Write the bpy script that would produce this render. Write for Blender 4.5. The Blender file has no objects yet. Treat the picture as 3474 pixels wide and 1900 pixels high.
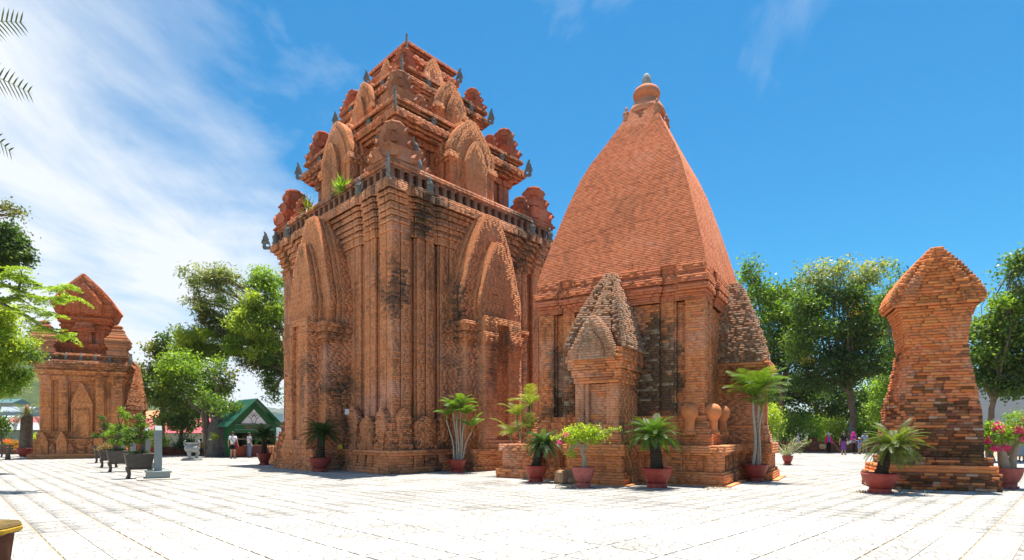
import bpy, bmesh, math, random
import numpy as np
from mathutils import Vector, Matrix, noise as mnoise

R = random.Random(7)
C = bpy.context.scene.collection
SC = bpy.context.scene
EYE = 1.65

# ---------------------------------------------------------------- camera
cam_d = bpy.data.cameras.new('camera')
cam_d.sensor_width = 36.0
cam_d.lens = 36.0 * 1950 / 3474
cam_d.shift_y = 0.1497
cam_d.clip_end = 20000
cam = bpy.data.objects.new('camera', cam_d)
cam.location = (0, 0, EYE)
cam.rotation_euler = (math.pi / 2, 0, 0)
C.objects.link(cam)
SC.camera = cam

# ---------------------------------------------------------------- sun and sky
SUN = Vector((1.06, 2.5, 12.0)).normalized()
sd = bpy.data.lights.new('sun', 'SUN')
sd.energy = 4.9
sd.angle = math.radians(0.53)
sd.color = (1.0, 0.94, 0.84)
so = bpy.data.objects.new('sun', sd)
so.rotation_euler = SUN.to_track_quat('Z', 'Y').to_euler()
so.location = (10, 20, 60)
C.objects.link(so)

world = bpy.data.worlds.new('World')
SC.world = world
world.use_nodes = True
wt = world.node_tree
wt.nodes.clear()
def wn(t, **k):
    n = wt.nodes.new(t)
    for a, b in k.items():
        setattr(n, a, b)
    return n
def wl(a, b):
    wt.links.new(a, b)
w_out = wn('ShaderNodeOutputWorld')
w_bg = wn('ShaderNodeBackground')
w_bg.inputs['Strength'].default_value = 0.073
sky = wn('ShaderNodeTexSky', sky_type='NISHITA')
sky.sun_disc = False
sky.sun_elevation = math.asin(SUN.z)
sky.sun_rotation = math.atan2(SUN.x, SUN.y)
sky.altitude = 60
sky.air_density = 1.0
sky.dust_density = 0.5
sky.ozone_density = 3.0
hs = wn('ShaderNodeHueSaturation')
hs.inputs['Saturation'].default_value = 1.72
hs.inputs['Hue'].default_value = 0.487
hs.inputs['Value'].default_value = 0.92
wl(sky.outputs[0], hs.inputs['Color'])
tc = wn('ShaderNodeTexCoord')
sep = wn('ShaderNodeSeparateXYZ')
wl(tc.outputs['Generated'], sep.inputs[0])
def wmath(op, a, b=None, clamp=False):
    n = wn('ShaderNodeMath', operation=op)
    n.use_clamp = clamp
    for i, x in enumerate((a, b)):
        if x is None:
            continue
        if isinstance(x, (int, float)):
            n.inputs[i].default_value = x
        else:
            wl(x, n.inputs[i])
    return n.outputs[0]
# cloud sheet: directions projected on a flat layer high above the place
zz = wmath('MAXIMUM', wmath('ADD', sep.outputs['Z'], 0.16), 0.03)
cx = wmath('DIVIDE', sep.outputs['X'], zz)
cy = wmath('DIVIDE', sep.outputs['Y'], zz)
comb = wn('ShaderNodeCombineXYZ')
wl(cx, comb.inputs[0]); wl(cy, comb.inputs[1])
def cloud_noise(scale, rot, stretch, loc, detail, rough, dist):
    mp = wn('ShaderNodeMapping')
    mp.inputs['Rotation'].default_value = (0, 0, rot)
    mp.inputs['Scale'].default_value = stretch
    mp.inputs['Location'].default_value = loc
    wl(comb.outputs[0], mp.inputs['Vector'])
    nz = wn('ShaderNodeTexNoise')
    nz.inputs['Scale'].default_value = scale
    nz.inputs['Detail'].default_value = detail
    nz.inputs['Roughness'].default_value = rough
    nz.inputs['Distortion'].default_value = dist
    wl(mp.outputs[0], nz.inputs['Vector'])
    return nz.outputs['Fac']
big = cloud_noise(0.95, 0.75, (1.0, 0.78, 1), (3.1, 1.7, 0), 10, 0.58, 0.6)
wisp = cloud_noise(1.7, 0.9, (1.0, 0.5, 1), (0.4, 5.2, 0), 12, 0.62, 0.9)
# the cloud bank stands in the west: thicker towards -X
bank = wmath('MULTIPLY', wmath('ADD', cx, 0.50), -0.30)
bank = wmath('MINIMUM', wmath('MAXIMUM', bank, -0.085), 0.225)
dens = wmath('ADD', wmath('ADD', wmath('MULTIPLY', big, 0.62), wmath('MULTIPLY', wisp, 0.38)), bank)
ramp = wn('ShaderNodeValToRGB')
ramp.color_ramp.elements[0].position = 0.485
ramp.color_ramp.elements[0].color = (0, 0, 0, 1)
ramp.color_ramp.elements[1].position = 0.71
ramp.color_ramp.elements[1].color = (1, 1, 1, 1)
e = ramp.color_ramp.elements.new(0.58)
e.color = (0.36, 0.36, 0.36, 1)
wl(dens, ramp.inputs[0])
mixc = wn('ShaderNodeMixRGB')
mixc.inputs[2].default_value = (5.4, 5.7, 6.1, 1)
wl(ramp.outputs[0], mixc.inputs[0])
wl(hs.outputs[0], mixc.inputs[1])
wl(mixc.outputs[0], w_bg.inputs['Color'])
wl(w_bg.outputs[0], w_out.inputs[0])

SC.view_settings.view_transform = 'Standard'
SC.view_settings.look = 'None'
SC.view_settings.gamma = 1.0
SC.view_settings.use_curve_mapping = False
SC.view_settings.exposure = 1.22
SC.render.engine = 'CYCLES'
SC.cycles.use_denoising = True
SC.cycles.max_bounces = 8
SC.cycles.diffuse_bounces = 5
SC.cycles.glossy_bounces = 3
SC.cycles.transmission_bounces = 4
SC.cycles.transparent_max_bounces = 8
SC.cycles.sample_clamp_indirect = 6.0

# ---------------------------------------------------------------- surveying
def G(x, y):
    """Ground point (X, Y) standing under a mark of the photograph."""
    d = EYE * 1950 / (y - 1470)
    return ((x - 1737) / 1950 * d, d)
def P3(x, y, d):
    """Point at distance d."""
    return Vector(((x - 1737) / 1950 * d, d, EYE + (1470 - y) / 1950 * d))

# ---------------------------------------------------------------- objects
LOCAL = set()   # things whose parts are given in the thing's own coordinates
def attach(o, parent):
    o.parent = parent
    if parent is not None and parent.type == 'EMPTY' and parent.name not in LOCAL:
        o.matrix_parent_inverse = parent.matrix_basis.inverted()
    return o
def tag(o, label, cat, group=None, kind=None):
    o['label'] = label
    o['category'] = cat
    if group:
        o['group'] = group
    if kind:
        o['kind'] = kind
    return o
def struct(o):
    o['kind'] = 'structure'
    return o
def thing(name, label, cat, loc=(0, 0, 0), group=None):
    o = bpy.data.objects.new(name, None)
    o.empty_display_size = 0.2
    o.location = loc
    C.objects.link(o)
    return tag(o, label, cat, group)
def link(name, me, parent=None):
    o = bpy.data.objects.new(name, me)
    C.objects.link(o)
    if parent is not None:
        attach(o, parent)
    return o
def np_mesh(name, V, F, mats, fcol=None, smooth=False, fmat=None):
    """Mesh from arrays; F is an (m,4) or (m,3) array; fcol: (m,3) colour per face."""
    me = bpy.data.meshes.new(name)
    V = np.asarray(V, np.float32); F = np.asarray(F, np.int32)
    m, k = F.shape
    me.vertices.add(len(V)); me.vertices.foreach_set('co', V.ravel())
    me.loops.add(m * k); me.loops.foreach_set('vertex_index', F.ravel())
    me.polygons.add(m)
    me.polygons.foreach_set('loop_start', np.arange(0, m * k, k, dtype=np.int32))
    if smooth:
        me.polygons.foreach_set('use_smooth', np.ones(m, bool))
    if fmat is not None:
        me.polygons.foreach_set('material_index', np.asarray(fmat, np.int32))
    me.update(calc_edges=True)
    for x in mats:
        me.materials.append(x)
    if fcol is not None:
        put_col(me, fcol)
    return me
def put_col(me, fcol):
    a = me.attributes.new('Col', 'FLOAT_COLOR', 'FACE')
    c = np.ones((len(me.polygons), 4), np.float32)
    fc = np.asarray(fcol, np.float32)
    c[:, :fc.shape[1]] = fc
    a.data.foreach_set('color', c.ravel())

class MB:
    """Collects simple solids; build() links them as one mesh object."""
    def __init__(s):
        s.V = []; s.F = []; s.M = []; s.K = []
    def add(s, V, F, col=None, m=0):
        n = len(s.V)
        s.V += [tuple(v) for v in V]
        for f in F:
            s.F.append([i + n for i in f]); s.M.append(m); s.K.append(col or (1, 1, 1))
    def box(s, c, size, rz=0, col=None, m=0, taper=(1, 1), mat=None):
        hx, hy, hz = size[0] / 2, size[1] / 2, size[2] / 2
        cs, sn = math.cos(rz), math.sin(rz)
        V = []
        for z, tx, ty in ((-hz, 1, 1), (hz, taper[0], taper[1])):
            for x, y in ((-hx, -hy), (hx, -hy), (hx, hy), (-hx, hy)):
                x *= tx; y *= ty
                p = Vector((c[0] + x * cs - y * sn, c[1] + x * sn + y * cs, c[2] + z))
                V.append(mat @ p if mat else p)
        s.add(V, [(3, 2, 1, 0), (4, 5, 6, 7), (0, 1, 5, 4), (1, 2, 6, 5), (2, 3, 7, 6), (3, 0, 4, 7)], col, m)
    def prism(s, poly, z0, z1, col=None, m=0, mat=None):
        n = len(poly)
        V = [Vector((x, y, z0)) for x, y in poly] + [Vector((x, y, z1)) for x, y in poly]
        if mat:
            V = [mat @ v for v in V]
        F = [list(range(n))[::-1], list(range(n, 2 * n))]
        F += [(i, (i + 1) % n, n + (i + 1) % n, n + i) for i in range(n)]
        s.add(V, F, col, m)
    def lathe(s, prof, c=(0, 0, 0), seg=16, col=None, m=0, sq=0, mat=None, rot=0):
        """prof: (radius, z) from bottom to top."""
        V = []
        for r, z in prof:
            for i in range(seg):
                a = 2 * math.pi * i / seg + rot
                x, y = math.cos(a), math.sin(a)
                if sq:
                    k = (abs(x) ** sq + abs(y) ** sq) ** (-1 / sq)
                    x *= k; y *= k
                p = Vector((c[0] + r * x, c[1] + r * y, c[2] + z))
                V.append(mat @ p if mat else p)
        F = []
        for j in range(len(prof) - 1):
            for i in range(seg):
                k = (i + 1) % seg
                F.append((j * seg + i, j * seg + k, (j + 1) * seg + k, (j + 1) * seg + i))
        if prof[0][0] > 1e-4:
            F.append(list(range(seg))[::-1])
        if prof[-1][0] > 1e-4:
            F.append([(len(prof) - 1) * seg + i for i in range(seg)])
        s.add(V, F, col, m)
    def tube(s, pts, rad, seg=7, col=None, m=0, cap=True):
        pts = [Vector(p) for p in pts]
        if isinstance(rad, (int, float)):
            rad = [rad] * len(pts)
        V = []
        up = Vector((0.31, 0.17, 0.93)).normalized()
        for i, p in enumerate(pts):
            t = (pts[min(i + 1, len(pts) - 1)] - pts[max(i - 1, 0)]).normalized()
            if abs(t.dot(up)) > 0.97:
                up = Vector((0.9, 0.4, 0.1)).normalized()
            x = t.cross(up).normalized(); y = t.cross(x)
            up = -y if y.dot(up) < 0 else y
            up = up.normalized()
            x = t.cross(up).normalized()
            for k in range(seg):
                a = 2 * math.pi * k / seg
                V.append(p + rad[i] * (math.cos(a) * x + math.sin(a) * up))
        F = []
        for j in range(len(pts) - 1):
            for i in range(seg):
                k = (i + 1) % seg
                F.append((j * seg + i, j * seg + k, (j + 1) * seg + k, (j + 1) * seg + i))
        if cap:
            F.append(list(range(seg))[::-1]); F.append([(len(pts) - 1) * seg + i for i in range(seg)])
        s.add(V, F, col, m)
    def mesh(s, name, mats, smooth=False, bevel=0):
        me = bpy.data.meshes.new(name)
        me.from_pydata(s.V, [], s.F)
        me.polygons.foreach_set('material_index', np.array(s.M, np.int32))
        for x in (mats if isinstance(mats, (list, tuple)) else [mats]):
            me.materials.append(x)
        put_col(me, s.K)
        bm = bmesh.new(); bm.from_mesh(me)
        bmesh.ops.recalc_face_normals(bm, faces=bm.faces)
        if bevel:
            bmesh.ops.bevel(bm, geom=list(bm.edges), offset=bevel, segments=1, affect='EDGES', profile=0.5)
        bm.to_mesh(me); bm.free()
        if smooth:
            me.polygons.foreach_set('use_smooth', np.ones(len(me.polygons), bool))
            try:
                me.set_sharp_from_angle(angle=math.radians(smooth if smooth is not True else 40))
            except Exception:
                pass
        me.update()
        return me
    def build(s, name, mats, parent=None, smooth=False, bevel=0):
        return link(name, s.mesh(name, mats, smooth, bevel), parent)

# ---------------------------------------------------------------- materials
MATS = {}
def mat_new(name):
    m = bpy.data.materials.new(name); m.use_nodes = True
    t = m.node_tree; b = t.nodes['Principled BSDF']
    return m, t, b
def nd(t, typ, **k):
    n = t.nodes.new(typ)
    for a, b in k.items():
        setattr(n, a, b)
    return n
def noise_node(t, scale, detail=5, rough=0.6, coord='Object', stretch=None, dist=0.0):
    tcn = nd(t, 'ShaderNodeTexCoord')
    src = tcn.outputs[coord]
    if stretch:
        mp = nd(t, 'ShaderNodeMapping'); mp.inputs['Scale'].default_value = stretch
        t.links.new(src, mp.inputs[0]); src = mp.outputs[0]
    n = nd(t, 'ShaderNodeTexNoise')
    n.inputs['Scale'].default_value = scale; n.inputs['Detail'].default_value = detail
    n.inputs['Roughness'].default_value = rough; n.inputs['Distortion'].default_value = dist
    t.links.new(src, n.inputs['Vector'])
    return n.outputs['Fac']
def cramp(t, fac, stops):
    r = nd(t, 'ShaderNodeValToRGB')
    el = r.color_ramp.elements
    while len(el) < len(stops):
        el.new(0.5)
    for e, (p, c) in zip(el, stops):
        e.position = p
        e.color = (c[0], c[1], c[2], 1) if isinstance(c, (tuple, list)) else (c, c, c, 1)
    t.links.new(fac, r.inputs[0])
    return r.outputs[0]
def mixrgb(t, kind, fac, a, b):
    n = nd(t, 'ShaderNodeMixRGB', blend_type=kind)
    for i, x in ((0, fac), (1, a), (2, b)):
        if isinstance(x, (int, float)):
            n.inputs[i].default_value = x
        elif isinstance(x, tuple):
            n.inputs[i].default_value = (x[0], x[1], x[2], 1)
        else:
            t.links.new(x, n.inputs[i])
    return n.outputs[0]
def bump(t, b, h, strength=0.5, dist=0.02):
    n = nd(t, 'ShaderNodeBump')
    n.inputs['Strength'].default_value = strength; n.inputs['Distance'].default_value = dist
    t.links.new(h, n.inputs['Height']); t.links.new(n.outputs[0], b.inputs['Normal'])

def brick_material():
    m, t, b = mat_new('old_brick')
    a = nd(t, 'ShaderNodeAttribute', attribute_name='Col')
    def wear(fac):
        n = nd(t, 'ShaderNodeMath', operation='MULTIPLY')
        t.links.new(fac, n.inputs[0]); t.links.new(a.outputs['Alpha'], n.inputs[1])
        return n.outputs[0]
    f1 = noise_node(t, 7, 7, 0.72)
    c = mixrgb(t, 'MULTIPLY', 1.0, a.outputs['Color'], cramp(t, f1, [(0.28, 0.72), (0.5, 1.0), (0.75, 1.22)]))
    # soot and lichen running down the walls
    f2 = noise_node(t, 0.75, 9, 0.72, stretch=(1, 1, 0.38))
    c = mixrgb(t, 'MIX', wear(cramp(t, f2, [(0.525, 0.0), (0.60, 0.4), (0.72, 0.85)])), c, (0.075, 0.052, 0.034))
    # dry grey-green film and pale salts
    f3 = noise_node(t, 1.7, 8, 0.66, stretch=(1, 1, 0.7))
    c = mixrgb(t, 'MIX', wear(cramp(t, f3, [(0.60, 0.0), (0.78, 0.4)])), c, (0.38, 0.25, 0.14))
    f4 = noise_node(t, 0.45, 6, 0.6)
    c = mixrgb(t, 'MIX', wear(cramp(t, f4, [(0.52, 0.0), (0.68, 0.55)])), c, (0.66, 0.36, 0.25))
    t.links.new(c, b.inputs['Base Color'])
    b.inputs['Roughness'].default_value = 0.92
    b.inputs['Specular IOR Level'].default_value = 0.2
    bump(t, b, noise_node(t, 22, 7, 0.75), 0.25, 0.012)
    return m
BRICK = brick_material()

def plain(name, col, rough=0.7, var=0.25, scale=8, bumps=0.2, spec=0.3, metal=0.0, attr=False, bdist=0.01):
    m, t, b = mat_new(name)
    f = noise_node(t, scale, 6, 0.65)
    src = col
    if attr:
        src = mixrgb(t, 'MULTIPLY', 1.0, nd(t, 'ShaderNodeAttribute', attribute_name='Col').outputs['Color'], col)
    c = mixrgb(t, 'MULTIPLY', 1.0, src, cramp(t, f, [(0.25, 1 - var), (0.75, 1 + var)]))
    t.links.new(c, b.inputs['Base Color'])
    b.inputs['Roughness'].default_value = rough
    b.inputs['Specular IOR Level'].default_value = spec
    b.inputs['Metallic'].default_value = metal
    if bumps:
        bump(t, b, noise_node(t, scale * 4, 5, 0.7), bumps, bdist)
    return m
def leaf_material(name, trans=0.45, rough=0.45):
    m, t, b = mat_new(name)
    a = nd(t, 'ShaderNodeAttribute', attribute_name='Col')
    t.links.new(a.outputs['Color'], b.inputs['Base Color'])
    b.inputs['Roughness'].default_value = rough
    b.inputs['Specular IOR Level'].default_value = 0.4
    tr = nd(t, 'ShaderNodeBsdfTranslucent')
    tcol = mixrgb(t, 'MULTIPLY', 1.0, a.outputs['Color'], (1.5, 1.55, 0.55))
    t.links.new(tcol, tr.inputs['Color'])
    mx = nd(t, 'ShaderNodeMixShader'); mx.inputs[0].default_value = trans
    t.links.new(b.outputs[0], mx.inputs[1]); t.links.new(tr.outputs[0], mx.inputs[2])
    t.links.new(mx.outputs[0], t.nodes['Material Output'].inputs['Surface'])
    return m
LEAF = leaf_material('foliage')
BARK = plain('bark', (0.17, 0.125, 0.09), 0.95, 0.45, 5, 0.9, 0.1, bdist=0.03)
STONE = plain('grey_stone', (0.30, 0.32, 0.31), 0.85, 0.3, 10, 0.5, 0.3)
STATUE = plain('weathered_stone', (0.19, 0.19, 0.18), 0.9, 0.4, 9, 0.6, 0.2)
GREY = plain('grey_granite', (0.22, 0.255, 0.25), 0.6, 0.16, 30, 0.15, 0.35)
POT = plain('red_glazed_clay', (0.30, 0.045, 0.032), 0.5, 0.3, 6, 0.25, 0.4)
POTOLD = plain('worn_red_paint', (0.36, 0.10, 0.085), 0.65, 0.4, 9, 0.35, 0.3)
SOIL = plain('soil', (0.07, 0.05, 0.035), 1.0, 0.4, 20, 0.9, 0.1)
PAINT = plain('coloured', (1, 1, 1), 0.75, 0.08, 10, 0.0, 0.25, attr=True)
CLOTH = plain('cloth', (1, 1, 1), 0.9, 0.1, 14, 0.1, 0.1, attr=True)
ROOTS = plain('fig_roots', (0.13, 0.115, 0.10), 0.95, 0.5, 3, 1.0, 0.1, bdist=0.05)

# ---------------------------------------------------------------- brickwork
def nz(x, y, z):
    return mnoise.noise((x, y, z))
def lerp3(a, b, t):
    return (a[0] + (b[0] - a[0]) * t, a[1] + (b[1] - a[1]) * t, a[2] + (b[2] - a[2]) * t)
def clamp01(t):
    return 0.0 if t < 0 else 1.0 if t > 1 else t
def palette(dark, red, mid, pale, spread=1.0, stain=0.5, lichen=(0.075, 0.06, 0.042)):
    """Colour of one brick: burnt, red, common or pale clay, with patches of lichen."""
    def f(x, y, z, extra=0.0):
        r = R.random() * 0.75 + 0.25 * clamp01(0.5 + nz(x * 0.7, y * 0.7, z * 0.7))
        if r < 0.14:
            c = lerp3(dark, red, r / 0.14)
        elif r < 0.5:
            c = lerp3(red, mid, (r - 0.14) / 0.36)
        else:
            c = lerp3(mid, pale, (r - 0.5) / 0.5)
        c = lerp3(mid, c, spread)
        s = nz(x * 0.55 + 9, y * 0.55, z * 0.28) * 0.6 + nz(x * 1.9, y * 1.9 + 4, z * 0.9) * 0.4 + (R.random() - 0.5) * 0.35
        s = clamp01((s - 0.24 + extra) * 2.2) * stain
        return lerp3(c, lichen, s)
    return f

class Frame:
    """Plan of a tower: centre and the two directions its faces run in."""
    def __init__(s, c, a, b):
        s.c = c; s.a = a; s.b = b
        s.flip = a[0] * b[1] - a[1] * b[0] < 0
    def W(s, u, v):
        return (s.c[0] + u * s.a[0] + v * s.b[0], s.c[1] + u * s.a[1] + v * s.b[1])
    def poly(s, pts):
        p = [s.W(u, v) for u, v in pts]
        return p[::-1] if s.flip else p
    def rect(s, u0, u1, v0, v1):
        return s.poly([(u0, v0), (u1, v0), (u1, v1), (u0, v1)])
    def plan(s, ha, hb, prof=(), scale=1.0):
        """Square plan with pilasters; prof: (from, to, out) measured from each corner."""
        out = []
        def side(H):
            L = []
            for a, b, d in prof:
                if a < H:
                    L.append((-H + a, d * scale)); L.append((-H + min(b, H - 0.01), d * scale))
            return L + [(-t, d) for t, d in reversed(L)]
        def put(p):
            if not out or abs(out[-1][0] - p[0]) + abs(out[-1][1] - p[1]) > 1e-4:
                out.append(p)
        if not prof:
            return s.poly([(-ha, -hb), (ha, -hb), (ha, hb), (-ha, hb)])
        for t, d in side(ha): put((t, -hb - d))
        for t, d in side(hb): put((ha + d, t))
        for t, d in side(ha): put((-t, hb + d))
        for t, d in side(hb): put((-ha - d, -t))
        if abs(out[0][0] - out[-1][0]) + abs(out[0][1] - out[-1][1]) < 1e-4:
            out.pop()
        return s.poly(out)

class Works:
    """All brickwork of one thing, sorted into named parts."""
    def __init__(s, th):
        s.th = th; s.parts = {}; s.order = []
    def part(s, key, name=None):
        if key not in s.parts:
            s.parts[key] = dict(name=name or key, V=[], F=[], K=[], B=[])
            s.order.append(key)
        return s.parts[key]
    def edges(s, poly, inset):
        n = len(poly); E = []; NR = []
        for i in range(n):
            p, q = poly[i], poly[(i + 1) % n]
            dx, dy = q[0] - p[0], q[1] - p[1]
            L = math.hypot(dx, dy) or 1e-6
            ux, uy = dx / L, dy / L
            nx, ny = uy, -ux
            mx, my = (p[0] + q[0]) / 2, (p[1] + q[1]) / 2
            d = math.hypot(mx, my)
            E.append((p, ux, uy, nx, ny, L, -(nx * mx + ny * my) / d > -0.12))
            NR.append((nx, ny))
        core = []
        for i in range(n):
            a, b = NR[i - 1], NR[i]
            k = 1 + a[0] * b[0] + a[1] * b[1]
            k = max(k, 0.3)
            core.append((poly[i][0] - inset * (a[0] + b[0]) / k, poly[i][1] - inset * (a[1] + b[1]) / k))
        return E, core
    def lay(s, key, polyfn, z0, z1, col, ch=0.085, lr=(0.24, 0.42), proud=0.003, inset=0.03, miss=0.006, cap=True, extra=None, name=None, wear=1.0, rows=.07):
        """Courses of bricks from z0 to z1 round the plan polyfn(z), on a solid core."""
        P = s.part(key, name)
        n = max(1, round((z1 - z0) / ch)); h = (z1 - z0) / n
        const = polyfn if isinstance(polyfn, list) else None
        last = None; E = core = None; base = len(P['V']); rings = 0; N = 0
        for i in range(n):
            za = z0 + i * h; zm = za + h / 2
            poly = const or polyfn(zm)
            new = poly is not last
            if new:
                E, core = s.edges(poly, inset); last = poly
                if rings:
                    P['V'] += [(x, y, za) for x, y in pcore]; rings += 1
                P['V'] += [(x, y, za) for x, y in core]; rings += 1
                N = len(core)
            pcore = core
            rt = 1 + R.uniform(-rows, rows)
            for p, ux, uy, nx, ny, L, vis in E:
                if not vis or L < 0.03:
                    continue
                t = -R.random() * lr[1]
                while t < L:
                    l = R.uniform(*lr)
                    a, b = max(t, 0.0), min(t + l, L)
                    t += l
                    if b - a < 0.035 or (miss and R.random() < miss):
                        continue
                    m = (a + b) / 2
                    x, y = p[0] + ux * m, p[1] + uy * m
                    c = col(x, y, zm, extra(x, y, zm) if extra else 0.0)
                    P['B'].append((x, y, zm, ux, uy, nx, ny, (b - a) / 2 - 0.002, h / 2 - 0.0015, (R.random() - 0.5) * 2 * proud, c[0] * rt, c[1] * rt, c[2] * rt, wear))
        P['V'] += [(x, y, z1) for x, y in pcore]; rings += 1
        for r in range(rings - 1):
            for i in range(N):
                k = (i + 1) % N
                f = (base + r * N + i, base + r * N + k, base + (r + 1) * N + k, base + (r + 1) * N + i)
                P['F'].append(f)
                v = P['V'][f[0]]
                c = col(v[0], v[1], v[2], 0.0)
                P['K'].append((c[0] * 0.7, c[1] * 0.7, c[2] * 0.7, wear))
        if cap:
            P['F'].append([base + (rings - 1) * N + i for i in range(N)])
            v = P['V'][base + (rings - 1) * N]; P['K'].append((*col(v[0], v[1], v[2], 0.0), wear))
    def finish(s, single=300):
        allb = []
        for key in s.order:
            P = s.parts[key]
            me = bpy.data.meshes.new(P['name'])
            me.from_pydata(P['V'], [], P['F']); me.materials.append(BRICK)
            put_col(me, P['K']); me.update()
            P['obj'] = link(P['name'], me, s.th)
            for i, b in enumerate(P['B']):
                d2 = b[0] ** 2 + b[1] ** 2 + (b[2] - EYE) ** 2
                fac = -(b[5] * b[0] + b[6] * b[1]) / math.sqrt(d2)
                allb.append((b[7] * b[8] * max(fac, 0) / d2, key, i))
        allb.sort(reverse=True)
        pick = {}
        for _, key, i in allb[:single]:
            pick.setdefault(key, set()).add(i)
        for key in s.order:
            P = s.parts[key]; chosen = pick.get(key, set())
            rest = [b for i, b in enumerate(P['B']) if i not in chosen]
            if rest:
                me = brick_mesh('brickwork', np.array(rest, np.float32))
                o = link('brickwork', me, P['obj']); o['kind'] = 'stuff'
            for i in sorted(chosen):
                b = P['B'][i]
                o = link('brick', unit_brick((b[10], b[11], b[12], b[13])), P['obj'])
                o.matrix_basis = Matrix(((b[3] * b[7], b[5] * 0.05, 0, b[0] + b[5] * (b[9] - 0.03)),
                                         (b[4] * b[7], b[6] * 0.05, 0, b[1] + b[6] * (b[9] - 0.03)),
                                         (0, 0, b[8], b[2]), (0, 0, 0, 1)))
        return {k: s.parts[k]['obj'] for k in s.order}
UNIT = {}
def unit_brick(c):
    key = tuple(round(x * 40) for x in c)
    if key not in UNIT:
        V = [(x, y, z) for z in (-1, 1) for y in (-1, 1) for x in (-1, 1)]
        F = [(0, 2, 3, 1), (4, 5, 7, 6), (0, 1, 5, 4), (1, 3, 7, 5), (3, 2, 6, 7), (2, 0, 4, 6)]
        UNIT[key] = np_mesh('brick', V, F, [BRICK], [tuple(k / 40 for k in key)] * 6)
    return UNIT[key]
def brick_mesh(name, B):
    n = len(B)
    c = B[:, 0:3]
    u = np.zeros((n, 3), np.float32); u[:, 0] = B[:, 3]; u[:, 1] = B[:, 4]; u *= B[:, 7:8]
    nn = np.zeros((n, 3), np.float32); nn[:, 0] = B[:, 5]; nn[:, 1] = B[:, 6]
    up = np.zeros((n, 3), np.float32); up[:, 2] = B[:, 8]
    fr = nn * B[:, 9:10]; bk = nn * -0.06
    V = np.stack([c - u - up + fr, c + u - up + fr, c + u + up + fr, c - u + up + fr,
                  c - u - up + bk, c + u - up + bk, c + u + up + bk, c - u + up + bk], 1).reshape(-1, 3)
    # loosen the front corners a little so that no two bricks are alike
    jit = np.random.RandomState(3).normal(0, 0.0012, V.shape).astype(np.float32)
    V += jit
    q = np.array([(0, 1, 2, 3), (3, 2, 6, 7), (1, 0, 4, 5), (1, 5, 6, 2), (0, 3, 7, 4)], np.int32)
    F = (q[None] + (np.arange(n, dtype=np.int32) * 8)[:, None, None]).reshape(-1, 4)
    return np_mesh(name, V, F, [BRICK], np.repeat(B[:, 10:14], 5, axis=0))

def solid_grid_gable(W_, key, fr, col, axis, c0, off_wall, layers, name=None, ch=0.085, lr=(0.2, 0.34), extra=None, gexp=1.75):
    """Spear-headed gable wall laid in courses. axis 'v': stands before the face v=-..; 'u': before u=-..
    layers: (from, to, half width, z0, spring, apex, top share) -- distances out from the centre of the plan."""
    for d0, d1, w, z0, zs, za, top in layers:
        cache = {}
        def fn(z):
            if z <= zs:
                hw = w
            else:
                t = min(1.0, (z - zs) / (za - zs))
                hw = w * (1 + 0.07 * math.sin(min(t * 2.6, 1) * math.pi)) * (1 - (1 - top) * t ** gexp)
            k = round(hw, 3)
            if k not in cache:
                cache[k] = fr.rect(c0 - hw, c0 + hw, -d1, -d0) if axis == 'v' else fr.rect(-d1, -d0, c0 - hw, c0 + hw)
            return cache[k]
        W_.lay(key, fn, z0, za, col, ch=ch, lr=lr, extra=extra, name=name)

def stack(W_, key, fr, ha, hb, steps, col, prof=(), pscale=1.0, name=None, **kw):
    """Mouldings: steps of (z0, z1, out)."""
    for z0, z1, o in steps:
        W_.lay(key, fr.plan(ha + o, hb + o, prof, pscale), z0, z1, col, name=name, **kw)

# petals, pinnacles and carved pieces --------------------------------------
def petal(mb, base, out, w, h, thick, col, m=0, bend=0.5):
    """Upturned leaf of brick: outline in the plane across 'out', leaning outwards."""
    o = Vector((out[0], out[1], 0)).normalized(); s = Vector((-o.y, o.x, 0)); b = Vector(base)
    rows = [(0.0, 0.75), (0.3, 1.0), (0.6, 0.8), (0.85, 0.4), (1.0, 0.06)]
    V = []
    for t, ww in rows:
        p = b + Vector((0, 0, h * t)) + o * (bend * h * t * t)
        for sx in (-1, 1):
            V.append(p + s * (sx * w * ww / 2)); V.append(p + s * (sx * w * ww / 2) - o * thick)
    F = []
    for i in range(len(rows) - 1):
        a = i * 4; c = a + 4
        F += [(a, a + 2, c + 2, c), (a + 1, c + 1, c + 3, a + 3), (a, c, c + 1, a + 1), (a + 2, a + 3, c + 3, c + 2)]
    F += [(0, 1, 3, 2), (len(V) - 4, len(V) - 2, len(V) - 1, len(V) - 3)]
    mb.add(V, F, col, m)
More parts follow.
